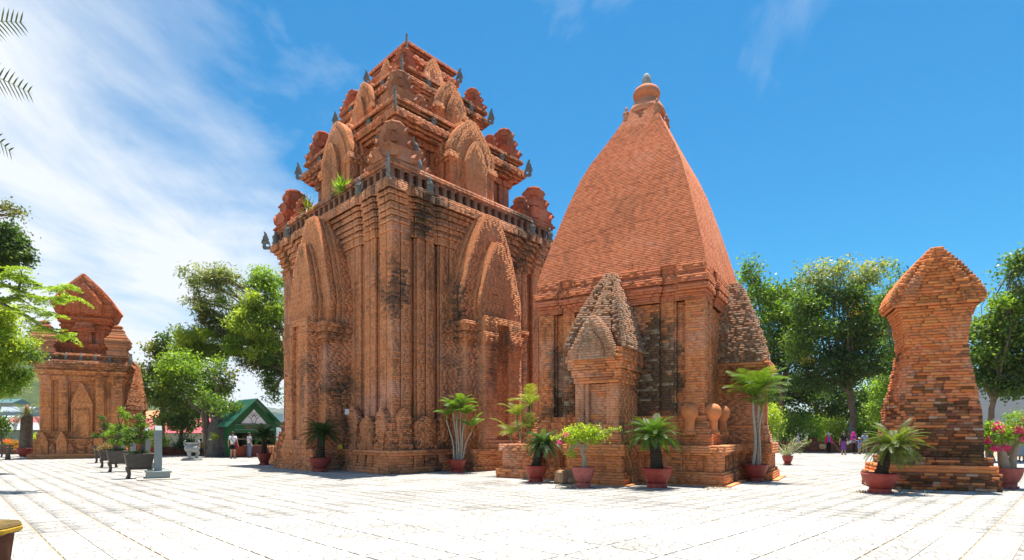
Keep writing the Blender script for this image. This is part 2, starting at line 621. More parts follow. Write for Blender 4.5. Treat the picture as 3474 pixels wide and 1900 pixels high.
def pinnacle(mb, c, h, w, fr, cols):
    """Corner turret: three shrinking lotus storeys ringed with blunt petals, and a bud."""
    ax = Vector((fr.a[0], fr.a[1], 0)); bx = Vector((fr.b[0], fr.b[1], 0))
    rot = math.atan2(fr.a[1], fr.a[0])
    rr = random.Random(int(c[0] * 71 + c[1] * 13 + c[2] * 7))
    z = c[2]; ww = w; hh = h * 0.37
    for k in range(3):
        col = lerp3(cols[k % len(cols)], (0.16, 0.07, 0.045), rr.uniform(0, .35))
        for zz, sz, t in ((0, .94, .12), (.12, .86, .14), (.26, .78, .36), (.62, .86, .12), (.74, .94, .12), (.86, .84, .18)):
            mb.box((c[0], c[1], z + hh * (zz + t / 2)), (ww * sz * rr.uniform(.96, 1.03), ww * sz * rr.uniform(.96, 1.03), hh * t), rot + rr.uniform(-.03, .03), lerp3(col, (0.2, 0.08, 0.05), 0.3 * (zz in (.26, 0))))
        for sx in (-1, 1):
            for sy in (-1, 1):
                d = ax * sx + bx * sy
                if rr.random() < .85:
                    petal(mb, Vector((c[0], c[1], z + hh * .3)) + d * (ww * .40), d, ww * .5, hh * rr.uniform(.6, .8), ww * .16, col, bend=.12)
        for d in (ax, -ax, bx, -bx):
            petal(mb, Vector((c[0], c[1], z + hh * .22)) + d * (ww * .46), d, ww * .62, hh * rr.uniform(.66, .86), ww * .16, lerp3(col, (.55, .26, .15), .2), bend=.08)
        z += hh * .95; ww *= .76; hh *= .84
    mb.lathe([(ww * .5, 0), (ww * .62, hh * .2), (ww * .55, hh * .38), (ww * .3, hh * .52), (0.001, hh * .6)], (c[0], c[1], z), 8, cols[0])
def flame(mb, base, out, h, thick=0.1, m=0):
    """Pierced stone antefix: a flame-shaped plate standing at a cornice corner."""
    o = Vector((out[0], out[1], 0)).normalized(); s = Vector((-o.y, o.x, 0)); b = Vector(base)
    def plate(pts):
        n = len(pts)
        V = [b + o * (x * h) + Vector((0, 0, y * h)) + s * (thick / 2) for x, y in pts] + [b + o * (x * h) + Vector((0, 0, y * h)) - s * (thick / 2) for x, y in pts]
        F = [list(range(n)), list(range(n, 2 * n))[::-1]] + [(i, n + i, n + (i + 1) % n, (i + 1) % n) for i in range(n)]
        mb.add(V, F, None, m)
    plate([(-.12, 0), (.34, 0), (.4, .12), (.36, .26), (.22, .24), (.2, .16), (.1, .14), (-.06, .2), (-.12, .12)])
    plate([(.30, .2), (.46, .34), (.42, .52), (.30, .62), (.28, .5), (.34, .4), (.22, .3)])
    plate([(-.04, .18), (.1, .3), (.24, .3), (.3, .42), (.16, .5), (.02, .44), (-.02, .3)])
    plate([(.1, .46), (.34, .5), (.38, .66), (.28, .8), (.32, 1.0), (.2, .92), (.12, .74), (.06, .56)])
def figure(mb, base, h, face=(0, -1), m=0):
    """Small praying figure of stone."""
    o = Vector((face[0], face[1], 0)).normalized(); s = Vector((-o.y, o.x, 0)); b = Vector(base)
    mb.lathe([(.24 * h, 0), (.26 * h, .08 * h), (.16 * h, .12 * h), (.2 * h, .2 * h), (.19 * h, .38 * h), (.15 * h, .48 * h), (.17 * h, .58 * h), (.12 * h, .66 * h), (.06 * h, .69 * h), (.095 * h, .75 * h), (.1 * h, .82 * h), (.07 * h, .89 * h), (.03 * h, .97 * h), (.005, h)], b, 10, None, m)
    for k in (-1, 1):
        sh = b + s * (k * .16 * h) + Vector((0, 0, .6 * h))
        mb.tube([sh, sh + o * (.1 * h) + s * (k * .05 * h) + Vector((0, 0, -.16 * h)), b + o * (.2 * h) + s * (k * .02 * h) + Vector((0, 0, .52 * h))], [.055 * h, .05 * h, .035 * h], 6, None, m)

# ---------------------------------------------------------------- the great tower
def great_tower():
    fr = Frame((-5.45, 31.65), (-0.695, 0.719), (0.669, 0.743))
    HA, HB = 6.1, 5.6
    th = thing('temple_tower', 'tallest square brick temple tower with stepped storeys and stone corner flames', 'tower', (fr.c[0], fr.c[1], 0))
    W = Works(th)
    base = palette((0.28, 0.10, 0.05), (0.56, 0.195, 0.082), (0.67, 0.275, 0.122), (0.70, 0.36, 0.19), 0.42, 0.95)
    near = fr.W(-HA, -HB)
    def col(x, y, z, extra=0.0):
        c = base(x, y, z, extra)
        # washed-out pink salts low on the walls
        s = clamp01(0.9 - abs(z - 2.9) / 1.5) * clamp01(0.15 + 2.2 * nz(x * 0.6, y * 0.6, z * 0.5 + 3))
        c = lerp3(c, (0.60, 0.30, 0.225), 0.8 * s)
        s = clamp01((z - 8.0) / 3) * clamp01(0.1 + 1.8 * nz(x * 0.5 + 5, y * 0.5, z * 0.2))
        return lerp3(c, (0.64, 0.35, 0.22), 0.45 * s)
    upper = palette((0.2, 0.068, 0.036), (0.48, 0.15, 0.066), (0.59, 0.21, 0.095), (0.62, 0.285, 0.15), 0.45, 0.95)
    topred = palette((0.2, 0.055, 0.03), (0.44, 0.11, 0.05), (0.54, 0.15, 0.068), (0.6, 0.22, 0.11), 0.5, 0.45)
    # plinth
    pp = [(0, 1.2, 0), (1.2, 1.32, -.08), (1.32, 1.75, 0), (1.75, 1.9, -.09), (1.9, 2.5, 0), (2.5, 2.62, -.08), (2.62, 3.3, 0.02), (3.3, 3.42, -.07), (3.42, 9, 0)]
    dk = lambda x, y, z: 0.12
    stack(W, 'plinth', fr, HA, HB, [(0, .12, .12), (.12, .24, .05)], col, extra=dk, proud=.03)
    W.lay('plinth', fr.plan(HA - .02, HB - .02, pp), .24, .72, col, extra=dk, lr=(.2, .5), ch=.12, proud=.035)
    stack(W, 'plinth', fr, HA, HB, [(.72, .84, .04), (.84, .95, .10)], col, extra=dk)
    for ax in 'vu':
        for z0, z1, o in ((0, .2, .1), (.2, .74, 0), (.74, .96, .08)):
            w = 2.0 + o
            d1 = (HB if ax == 'v' else HA) + 1.32 + o
            poly = fr.rect(-w, w, -d1, -HB + .5) if ax == 'v' else fr.rect(-d1, -HA + .5, -w, w)
            W.lay('plinth', poly, z0, z1, col, extra=dk, proud=.03)
    # lower walls with pilasters
    ba, bb = HA - .6, HB - .56
    pil = [(0, .42, 0), (.42, .48, -.11), (.48, .98, 0), (.98, 1.05, -.22), (1.05, 1.3, -.32), (1.3, 1.36, -.16), (1.36, 1.78, -.02), (1.78, 1.85, -.13), (1.85, 2.3, -.02), (2.3, 2.38, -.2), (2.38, 2.62, -.3), (2.62, 2.7, -.16), (2.7, 3.2, -.06), (3.2, 3.27, -.16), (3.27, 9, -.06)]
    st = [(.95, 1.2, .34), (1.2, 1.36, .26), (1.36, 1.52, .30), (1.52, 1.75, .20), (1.75, 1.95, .12), (1.95, 2.1, .16), (2.1, 2.3, .07)]
    stack(W, 'wall', fr, ba, bb, st, col, pil, .5, extra=dk, proud=.03)
    corner = lambda x, y, z: 0.03 + 0.34 * clamp01(1 - abs(z - 7.4) / 2.4) * clamp01(1.3 - math.hypot(x - near[0], y - near[1]) / 2.2) + 0.26 * clamp01((z - 8.6) / 1.2) * (x > near[0] + 1.0) + .2 * clamp01(1 - abs(z - 3.0) / 1.2) * clamp01(1.5 - math.hypot(x - near[0] - .5, y - near[1]) / 2.4)
    W.lay('wall', fr.plan(ba, bb, pil), 2.3, 10.15, col, extra=corner)
    # small pointed niches along the foot of the walls
    for ax, H in (('v', ba), ('u', bb)):
        for s0, hw, tall in ((0.45, .34, 1.75), (1.55, .55, 1.45), (2.85, .42, 1.9)):
            c0 = -H + s0
            d = (bb if ax == 'v' else ba)
            cache = {}
            def fn(z, c0=c0, d=d, ax=ax, hw=hw, tall=tall):
                t = (z - .95) / tall
                k = round(hw * (1.1 if t < .15 else .82 if t < .4 else 1.0 if t < .62 else 1.0 * (1 - ((t - .62) / .38) ** 2.6) + .06), 3)
                k = k if t < .62 else max(.06, k)
                o = .42 if t < .15 else .34
                kk = (k, o)
                if kk not in cache:
                    cache[kk] = fr.rect(c0 - k, c0 + k, -d - o, -d) if ax == 'v' else fr.rect(-d - o, -d, c0 - k, c0 + k)
                return cache[kk]
            W.lay('wall', fn, .95, .95 + tall, col, lr=(.16, .3), extra=lambda x, y, z: .25, proud=.025, miss=.06, inset=.05)
    # entablature
    ent = [(10.15, 10.5, .06), (10.5, 10.62, .14), (10.62, 10.78, .02), (10.78, 10.98, .12), (10.98, 11.1, .22), (11.1, 11.28, .16), (11.28, 11.5, .28), (11.5, 11.66, .40), (11.66, 11.98, .56), (11.98, 12.12, .48)]
    corn = lambda x, y, z: 0.10 + 0.30 * (x > near[0] + 0.8)
    stack(W, 'cornice', fr, ba, bb, ent, col, pil, .45, extra=corn)
    stack(W, 'cornice', fr, ba, bb, [(12.12, 12.62, .02)], upper, extra=lambda x, y, z: .5)
    # parapet carried on a row of short posts
    stack(W, 'parapet', fr, ba, bb, [(12.62, 12.72, .30), (12.72, 12.9, .36), (12.9, 12.98, .28)], upper, extra=lambda x, y, z: .35)
    posts = []
    for ax, H, D in (('v', ba, bb), ('u', bb, ba)):
        n = 22
        for i in range(n + 1):
            t = -H - .2 + (2 * H + .4) * i / n
            u, v = (t, -D - .24) if ax == 'v' else (-D - .24, t)
            posts.append(fr.W(u, v))
    # porches
    for ax, D in (('v', bb), ('u', ba)):
        key = 'porch_' + ax
        def rect(w, d1, ax=ax, D=D):
            return fr.rect(-w, w, -d1, -D + .4) if ax == 'v' else fr.rect(-d1, -D + .4, -w, w)
        po = lambda x, y, z: .05 + .24 * clamp01(1 - abs(z - 3.6) / 1.7)
        for z0, z1, o in ((.96, 1.2, .1), (1.2, 1.35, .05)):
            W.lay(key, rect(1.9 + o, D + 1.22 + o), z0, z1, col, name='porch', extra=po)
            W.lay(key, rect(1.22 + o, D + 1.78 + o), z0, z1, col, name='porch', extra=po)
        W.lay(key, rect(1.9, D + 1.22), 1.35, 5.75, col, name='porch', extra=po)
        for sgn in (-1, 1):
            a, b = sorted((sgn * .42, sgn * 1.22))
            rc = fr.rect(a, b, -D - 1.78, -D) if ax == 'v' else fr.rect(-D - 1.78, -D, a, b)
            W.lay(key, rc, 1.35, 5.6, col, name='porch', extra=po)
        rc = fr.rect(-.45, .45, -D - 1.6, -D) if ax == 'v' else fr.rect(-D - 1.6, -D, -.45, .45)
        W.lay(key, rc, 1.0, 6.9, col, name='porch', extra=po)
        rc = rect(1.22, D + 1.76)
        W.lay(key, rc, 6.6, 6.9, col, name='porch')
        for sgn in (-1, 1):
            a, b = sorted((sgn * .36, sgn * 1.22))
            rc = fr.rect(a, b, -D - 1.78, -D) if ax == 'v' else fr.rect(-D - 1.78, -D, a, b)
            W.lay(key, rc, 5.6, 6.7, col, name='porch', extra=po)
        for z0, z1, o in ((5.75, 5.9, .06), (5.9, 6.05, .14), (6.05, 6.2, .08), (6.2, 6.45, .2), (6.45, 6.62, .26)):
            W.lay(key, rect(1.9 + o, D + 1.22 + o), z0, z1, col, name='porch', extra=po)
            for sgn in (-1, 1):
                a, b = sorted((sgn * .40, sgn * (1.22 + o * .4)))
                rc = fr.rect(a, b, -D - 1.78 - o * .3, -D) if ax == 'v' else fr.rect(-D - 1.78 - o * .3, -D, a, b)
                W.lay(key, rc, z0 - .45, z1 - .45, col, name='porch', extra=po)
        dark = lambda x, y, z: .12
        solid_grid_gable(W, key, fr, col, ax, 0, 0, [
            (D - .3, D + .45, 2.0, 6.6, 6.9, 11.85, .24),
            (D + .4, D + .70, 1.93, 6.6, 6.9, 11.75, .22),
            (D + .66, D + .78, 1.76, 6.6, 6.9, 11.5, .20),
            (D + .75, D + 1.08, 1.9, 6.6, 6.9, 11.8, .21),
            (D + 1.0, D + 1.24, 1.30, 6.6, 7.0, 10.5, .16),
            (D + 1.22, D + 1.32, 1.18, 6.6, 7.0, 10.3, .16),
            (D + 1.29, D + 1.54, 1.22, 6.6, 7.0, 10.45, .14)], name='porch', extra=dark, gexp=2.1)
    # upper storeys
    tiers = [(.66, .78, 12.5, 15.75, 16.6, 1.5, 16.95, 1.15),
             (.435, .53, 16.3, 18.65, 19.35, 1.0, 19.6, .85),
             (.235, .32, 19.1, 20.75, 21.6, .62, 21.45, .55)]
    for k, (kb, kt, z0, zt, ztop, gw, gz, gp) in enumerate(tiers):
        key = 'storey_%d' % k
        c_ = upper if k < 2 else topred
        ha, hb = HA * kb, HB * kb
        w = (HA + HB) / 2 * (kt - kb)
        hgt = zt - z0
        sc = ha / 5.5
        pl = [(0, .5 * sc, 0), (.5 * sc, .56 * sc, -.06), (.56 * sc, 1.0 * sc, 0), (1.0 * sc, 1.5 * sc, -.14), (1.5 * sc, 2.2 * sc, -.02), (2.2 * sc, 2.6 * sc, -.12), (2.6 * sc, 9, -.04)]
        ex = lambda x, y, z: .26 - .16 * (k == 2)
        zf = zt - w * 1.0
        stack(W, key, fr, ha, hb, [(z0, z0 + .25, .12), (z0 + .25, z0 + .4, .05)], c_, pl, .6, name='storey', extra=ex)
        W.lay(key, fr.plan(ha, hb, pl), z0 + .4, zf, c_, name='storey', extra=ex)
        n = 5
        for i in range(n):
            f = (i + 1) / n
            o = w * (f * 1.0 if i != 1 else .22)
            W.lay(key, fr.plan(ha + o, hb + o, pl, .4), zf + (zt - zf) * i / n, zf + (zt - zf) * (i + 1) / n, c_, name='storey', ch=.07, extra=ex)
        d = ztop - zt
        for a, b, o in ((0, .22, 1.0), (.22, .34, .86), (.34, .62, .42), (.62, .74, .62), (.74, .92, .85), (.92, 1.0, .7)):
            W.lay(key, fr.plan(ha + w * o, hb + w * o), zt + d * a, zt + d * b, c_, name='storey', ch=.07, extra=ex)
        zs = z0 + (gz - z0) * .52
        for ax, D in (('v', hb), ('u', ha)):
            gkey = 'gable_%d%s' % (k, ax)
            g = gp
            L = [(D - .2, D + .45 * g, gw * 1.02, z0, zs, gz, .16), (D + .4 * g, D + .6 * g, gw * .9, z0, zs, gz - .3, .14), (D + .55 * g, D + .95 * g, gw * .96, z0, zs, gz - .12, .13),
                 (D + .9 * g, D + 1.0 * g, gw * .72, z0, zs, gz - .4, .13)]
            if k < 2:
                L.append((D + .95 * g, D + 1.2 * g, gw * .46, z0, zs - .5, zs + (gz - zs) * .42, .12))
            solid_grid_gable(W, gkey, fr, base, ax, 0, 0, L, name='gable', lr=(.16, .3), ch=.06, gexp=2.3)
            for sgn in (-1, 1):
                for lo, hi, ww in ((zs - .35, zs - .22, .06), (zs - .22, zs - .08, .14), (zs - .08, zs + .06, .09)):
                    a, b = sorted((sgn * gw * .55, sgn * (gw + ww)))
                    dd = D + .98 * g + ww * .6
                    rc = fr.rect(a, b, -dd, -D) if ax == 'v' else fr.rect(-dd, -D, a, b)
                    W.lay(gkey, rc, lo, hi, base, name='gable', ch=.07)
    # crowning roof behind the top cornice
    def roof(z):
        t = (z - 21.5) / 1.0
        return fr.plan(1.3 * (1 - t) + .25, 1.2 * (1 - t) + .25)
    W.lay('roof', roof, 21.5, 22.4, topred)
    obs = W.finish()
    # parapet posts
    pm = MB(); pm.box((0, 0, 0), (.2, .2, .5)); pm.box((0, 0, .2), (.26, .26, .08)); pm.box((0, 0, -.21), (.26, .26, .08))
    rz = math.atan2(fr.a[1], fr.a[0])
    for i, s_ in enumerate(pm.K):
        pm.K[i] = (0.27, 0.135, 0.085)
    pme = pm.mesh('post', BRICK)
    for x, y in posts:
        o = link('post', pme, obs['parapet']); o.location = (x, y, 12.37); o.rotation_euler = (0, 0, rz)
    # turrets at the corners
    cols = [(0.48, 0.12, 0.058), (0.42, 0.105, 0.052), (0.52, 0.155, 0.075)]
    old = [(0.42, 0.17, 0.085), (0.34, 0.13, 0.068), (0.46, 0.2, 0.105)]
    for kk, z, h, w in ((.83, 12.85, 2.2, 1.75), (.63, 16.35, 1.9, 1.5), (.41, 19.1, 1.4, 1.25)):
        for su, sv in ((-1, -1), (1, -1), (-1, 1), (1, 1)):
            mb = MB()
            x, y = fr.W(su * HA * kk, sv * HB * kk)
            nearc = su < 0 and sv < 0
            pinnacle(mb, (x, y, z), h * (1.0 if not nearc else .92), w, fr, old if nearc and kk > .5 else cols)
            mb.build('turret', BRICK, th)
            # lesser turrets flanking it
            if kk > .5 and not (su > 0 and sv > 0):
                for du, dv in ((.2, 0), (0, .2)):
                    x, y = fr.W(su * HA * (kk - du), sv * HB * (kk - dv))
                    mb = MB(); pinnacle(mb, (x, y, z), h * .62, w * .62, fr, old if nearc else cols); mb.build('turret', BRICK, th)
    # stone flames at the cornice corners and figures along the ledges
    for kk, z, h in ((1.0, 11.9, 1.0), (.77, 15.75, .95), (.515, 18.65, .85), (.30, 20.95, .8)):
        for su, sv in ((-1, -1), (1, -1), (-1, 1), (1, 1)):
            mb = MB()
            x, y = fr.W(su * HA * kk, sv * HB * kk)
            flame(mb, (x, y, z - .05), (x - fr.c[0], y - fr.c[1]), h)
            mb.build('corner_flame', STATUE, th)
    for kk, z, h, ts in ((1.0, 12.0, .75, (-.62, .6, .86)), (.74, 15.95, .72, (-.5, .62)), (.50, 18.8, .66, (-.45, .6))):
        for ax in 'vu':
            for t in ts:
                u, v = (t * HA * kk, -HB * kk - .02) if ax == 'v' else (-HA * kk - .02, t * HB * kk)
                x, y = fr.W(u, v)
                mb = MB(); f = (-fr.b[0], -fr.b[1]) if ax == 'v' else (-fr.a[0], -fr.a[1])
                figure(mb, (x, y, z - .06), h, f)
                mb.build('stone_figure', STATUE, th, smooth=50)
    # bird-like spouts on the near ledge
    for ax, t in (('v', -.72), ('u', -.66)):
        u, v = (t * HA, -HB * .88) if ax == 'v' else (-HA * .88, t * HB)
        x, y = fr.W(u, v)
        mb = MB(); mb.lathe([(.2, 0), (.3, .2), (.28, .5), (.16, .8), (.1, 1.1), (.13, 1.25), (.05, 1.4)], (x, y, 12.9), 9)
        mb.tube([(x, y, 14.1), (x - .12, y - .12, 14.35), (x - .05, y - .2, 14.5)], [.1, .08, .02], 6)
        mb.build('stone_bird', STATUE, th, smooth=50)
    return fr
GT = great_tower()

# ---------------------------------------------------------------- the pyramid-roofed tower
def pyramid_tower():
    fr = Frame((5.48, 23.4), (-0.866, 0.5), (0.515, 0.857))
    HA, HB = 3.05, 3.5
    th = thing('temple_tower', 'brick temple tower with one tall curved pyramid roof ending in a round knob', 'tower', (fr.c[0], fr.c[1], 0))
    W = Works(th)
    base = palette((0.3, 0.10, 0.045), (0.56, 0.175, 0.068), (0.66, 0.25, 0.10), (0.70, 0.325, 0.15), .5, .9, (0.095, 0.07, 0.045))
    roofc0 = palette((0.29, 0.09, 0.044), (0.47, 0.142, 0.066), (0.55, 0.182, 0.086), (0.59, 0.23, 0.118), .5, .3, (0.28, 0.09, 0.048))
    def roofc(x, y, z, e=0.0):
        c = roofc0(x, y, z, e)
        q = nz(x * .8, y * .8, z * 2.2) + .6 * nz(x * 2.4, y * 2.4, z * 5)
        if R.random() < .02 + .34 * clamp01(q - .08):
            c = lerp3(c, (0.17, 0.055, 0.034), R.uniform(.2, .5))
        return c
    worn = palette((0.14, 0.08, 0.05), (0.38, 0.18, 0.095), (0.40, 0.235, 0.14), (0.42, 0.32, 0.24), .9, .8, (0.15, 0.12, 0.095))
    pan = [(0, .5, 0), (.5, .56, -.05), (.56, 1.15, -.12), (1.15, 1.22, -.05), (1.22, 1.9, 0), (1.9, 1.96, -.05), (1.96, 2.5, -.12), (2.5, 2.56, -.05), (2.56, 9, 0)]
    pa, pb = HA + .8, HB + .8
    W.lay('plinth', fr.plan(pa + .22, pb + .22), 0, .04, base, ch=.04)
    stack(W, 'plinth', fr, pa, pb, [(.04, .34, .0), (.34, .42, -.05)], base, proud=.012)
    W.lay('plinth', fr.plan(pa - .12, pb - .12, pan), .42, .95, base, proud=.01)
    stack(W, 'plinth', fr, pa, pb, [(.95, 1.03, -.06), (1.03, 1.26, .02)], base)
    # walls
    pil = [(0, .62, 0), (.62, .68, -.12), (.68, .95, -.2), (.95, 1.02, -.1), (1.02, 1.45, -.05), (1.45, 1.52, -.16), (1.52, 9, -.1)]
    def dirt(x, y, z):
        dx, dy = x - fr.c[0], y - fr.c[1]
        det = fr.a[0] * fr.b[1] - fr.a[1] * fr.b[0]
        u = (dx * fr.b[1] - dy * fr.b[0]) / det; v = (dy * fr.a[0] - dx * fr.a[1]) / det
        if v < -HB + .5:
            s = clamp01((u + HA - .75 + .5 * nz(x * 2, y * 2, z * 1.5)) * 3) * clamp01((HA - .3 - u + .4 * nz(x, z, 2)) * 3) * clamp01((5.5 - z + .5 * nz(x * 2, y, z)) * 1.2) * clamp01((z - 2.0) * 1.4 + .3)
            return s * 1.1 - .1
        return .08
    def wallcol(x, y, z, e=0.0):
        c = base(x, y, z, e)
        if e > .3 and R.random() < .16:
            c = lerp3(c, (0.33, 0.26, 0.17), .8)
        return c
    stack(W, 'wall', fr, HA, HB, [(1.26, 1.62, .32), (1.62, 1.8, .22), (1.8, 2.05, .15), (2.05, 2.25, .08)], base, pil, .3)
    W.lay('wall', fr.plan(HA, HB, pil), 2.25, 6.1, wallcol, extra=dirt, proud=.02)
    stack(W, 'cornice', fr, HA, HB, [(6.1, 6.32, .03), (6.32, 6.42, .08), (6.42, 6.6, .15), (6.6, 6.68, .06), (6.68, 6.9, .16), (6.9, 6.98, .10), (6.98, 7.06, .05), (7.06, 7.3, .07)], roofc, [(0, 1.0, 0), (1.0, 1.5, -.05), (1.5, 9, .04)], 1, lr=(.3, .6), wear=.5)
    prof = [(7.3, 1.02), (7.8, .985), (9.1, .87), (10.4, .75), (11.5, .635), (12.2, .54), (12.9, .425), (13.5, .33), (14.1, .24), (14.55, .18)]
    cache = {}
    def pyr(z):
        for (za, ka), (zb, kb) in zip(prof, prof[1:]):
            if z <= zb:
                k = ka + (kb - ka) * (z - za) / (zb - za); break
        else:
            k = prof[-1][1]
        return fr.plan(HA * k, HB * k)
    W.lay('roof', pyr, 7.3, 14.55, roofc, ch=.066, lr=(.22, .5), proud=.004, miss=0, wear=.45, rows=.045)
    # porches with rough, weathered roofs
    def porch(ax, key, D, hw, eave, apex, worn_roof):
        def rc(w, d1, d0=0.0):
            return fr.rect(-w, w, -d1, -D + 1.2 - d0) if ax == 'v' else fr.rect(-d1, -D + 1.2 - d0, -w, w)
        DD = D + .8
        for z0, z1, o in ((.0, .04, .22), (.04, .3, 0.02), (.3, .4, -.04)):
            W.lay(key, rc(hw + .32 + o, DD + 1.3 + o), z0, z1, base, name='porch', ch=.1)
        W.lay(key, rc(hw + .2, DD + 1.18), .4, .93, base, name='porch')
        W.lay(key, rc(hw + .3, DD + 1.28), .93, 1.3, base, name='porch')
        for z0, z1, o in ((1.3, 1.62, .12), (1.62, 1.75, .07), (1.75, 1.95, .03)):
            W.lay(key, rc(hw + o, DD + .95 + o), z0, z1, base, name='porch')
        ex = lambda x, y, z: .28 * clamp01(1 - abs(z - 3.25) / .5) - .05
        for sgn in (-1, 1):
            for a, b, d in ((hw * .42, hw * .62, .88), (hw * .60, hw, .95)):
                p, q = sorted((sgn * a, sgn * b))
                r_ = fr.rect(p, q, -DD - d, -D + 1) if ax == 'v' else fr.rect(-DD - d, -D + 1, p, q)
                W.lay(key, r_, 1.95, 3.3, wallcol, name='porch', extra=ex)
        W.lay(key, rc(hw * .5, DD + .72), 1.95, 3.3, base, name='porch', extra=lambda x, y, z: .05)
        for z0, z1, o in ((3.3, 3.5, .04), (3.5, 3.75, .10), (3.75, 4.0, .19), (4.0, 4.2, .24), (4.2, eave + .02, .20)):
            W.lay(key, rc(hw + o, DD + .95 + o), z0, z1, wallcol, name='porch', extra=lambda x, y, z: .06, proud=.03)
        # rough roof, bulging in ribs
        rk = key + '_roof'
        def rf(z):
            t = (z - eave) / (apex - eave)
            k = (1 - t ** 1.25) * .95 + .15
            n = []
            w = (hw + .2) * (k if ax == 'v' else k * .8 + .2); d1 = (DD + 1.1 - (.2 if ax == 'u' else 0)) - (1.3 if ax == 'v' else .75) * t ** 1.5; d0 = D - 1.2
            for i in range(5):
                f = i / 4
                uu = -w + 2 * w * f
                dd = d1 + .17 * math.cos(f * 4 * math.pi) * k - .05
                n.append((uu, -dd) if ax == 'v' else (-dd, uu))
            tail = [(w, -d0), (-w, -d0)] if ax == 'v' else [(-d0, w), (-d0, -w)]
            pts = n + tail
            if ax == 'u':
                pts = pts[::-1]
            return fr.poly(pts)
        W.lay(rk, rf, eave, apex, worn, name='porch_roof', lr=(.12, .3), ch=.08, proud=.045, inset=.05, miss=.03, extra=lambda x, y, z: .1)
        # small front gable
        solid_grid_gable(W, key, fr, worn_roof, ax, 0, 0, [(DD + .6, DD + 1.34, hw - .02, eave - .35, eave - .25, eave + 1.05, .1), (DD + 1.25, DD + 1.42, hw * .55, eave - .35, eave - .2, eave + .55, .1)] if ax == 'v' else [], name='porch', lr=(.14, .3))
    gablec = palette((0.14, 0.075, 0.045), (0.36, 0.165, 0.085), (0.43, 0.22, 0.12), (0.46, 0.30, 0.2), 1.0, .6, (0.13, 0.11, 0.085))
    porch('v', 'porch_v', HB, .76, 4.4, 7.2, gablec)
    porch('u', 'porch_u', HA - .35, .72, 4.2, 7.25, gablec)
    # block at the far end of the front plinth, broken at its foot
    W.lay('plinth', fr.rect(HA - .4, HA + 1.25, -HB - 1.1, -HB + .3), 0, .34, base, proud=.04, lr=(.2, .5), ch=.11)
    W.lay('plinth', fr.rect(HA - .6, HA + 1.05, -HB - .95, -HB + .3), .34, 1.0, base, proud=.02)
    W.lay('plinth', fr.rect(HA - .7, HA + 1.15, -HB - 1.05, -HB + .3), 1.0, 1.25, base, proud=.02)
    obs = W.finish()
    # knob on the roof
    mb = MB(); rc_ = (0.56, 0.21, 0.105)
    c = (fr.c[0], fr.c[1], 14.5)
    mb.lathe([(.72, 0), (.76, .08), (.7, .25), (.58, .45), (.48, .6), (.44, .68), (.46, .7)], c, 24, rc_)
    mb.lathe([(.40, .68), (.50, .74), (.54, .86), (.54, .98), (.46, 1.12), (.32, 1.22), (.2, 1.27)], c, 24, (0.54, 0.19, 0.095))
    kn = mb.build('knob', BRICK, th, smooth=50)
    mb = MB(); mb.lathe([(.17, 1.22), (.19, 1.28), (.18, 1.5), (.15, 1.66), (.09, 1.76), (.001, 1.8)], c, 16)
    mb.build('stone_tip', STONE, th, smooth=50)
    for su, sv in ((-1, -1), (1, -1), (-1, 1), (1, 1)):
        x, y = fr.W(su * .62, sv * .66)
        mb = MB(); figure(mb, (x, y, 14.2), .6, (x - fr.c[0], y - fr.c[1]))
        for i in range(len(mb.K)):
            mb.K[i] = (0.46, 0.235, 0.15)
        mb.build('roof_figure', BRICK, th, smooth=50)
    # round brick bulbs at the wall corners
    bulb = [(r_ * .70, z_ * .76) for r_, z_ in [(.34, 0), (.34, .12), (.28, .16), (.24, .3), (.24, .62), (.27, .68), (.36, .8), (.41, .95), (.40, 1.1), (.33, 1.24), (.2, 1.33), (.05, 1.36)]]
    for u, v in ((-HA + .42, -HB - .24), (-HA - .2, -HB + .25), (-HA - .2, 1.75), (-HA - .2, -1.75)):
        x, y = fr.W(u, v)
        mb = MB(); mb.lathe(bulb, (x, y, 1.6), 18, (0.62, 0.22, 0.082))
        mb.build('bulb', BRICK, th, smooth=50)
    return fr
PT = pyramid_tower()

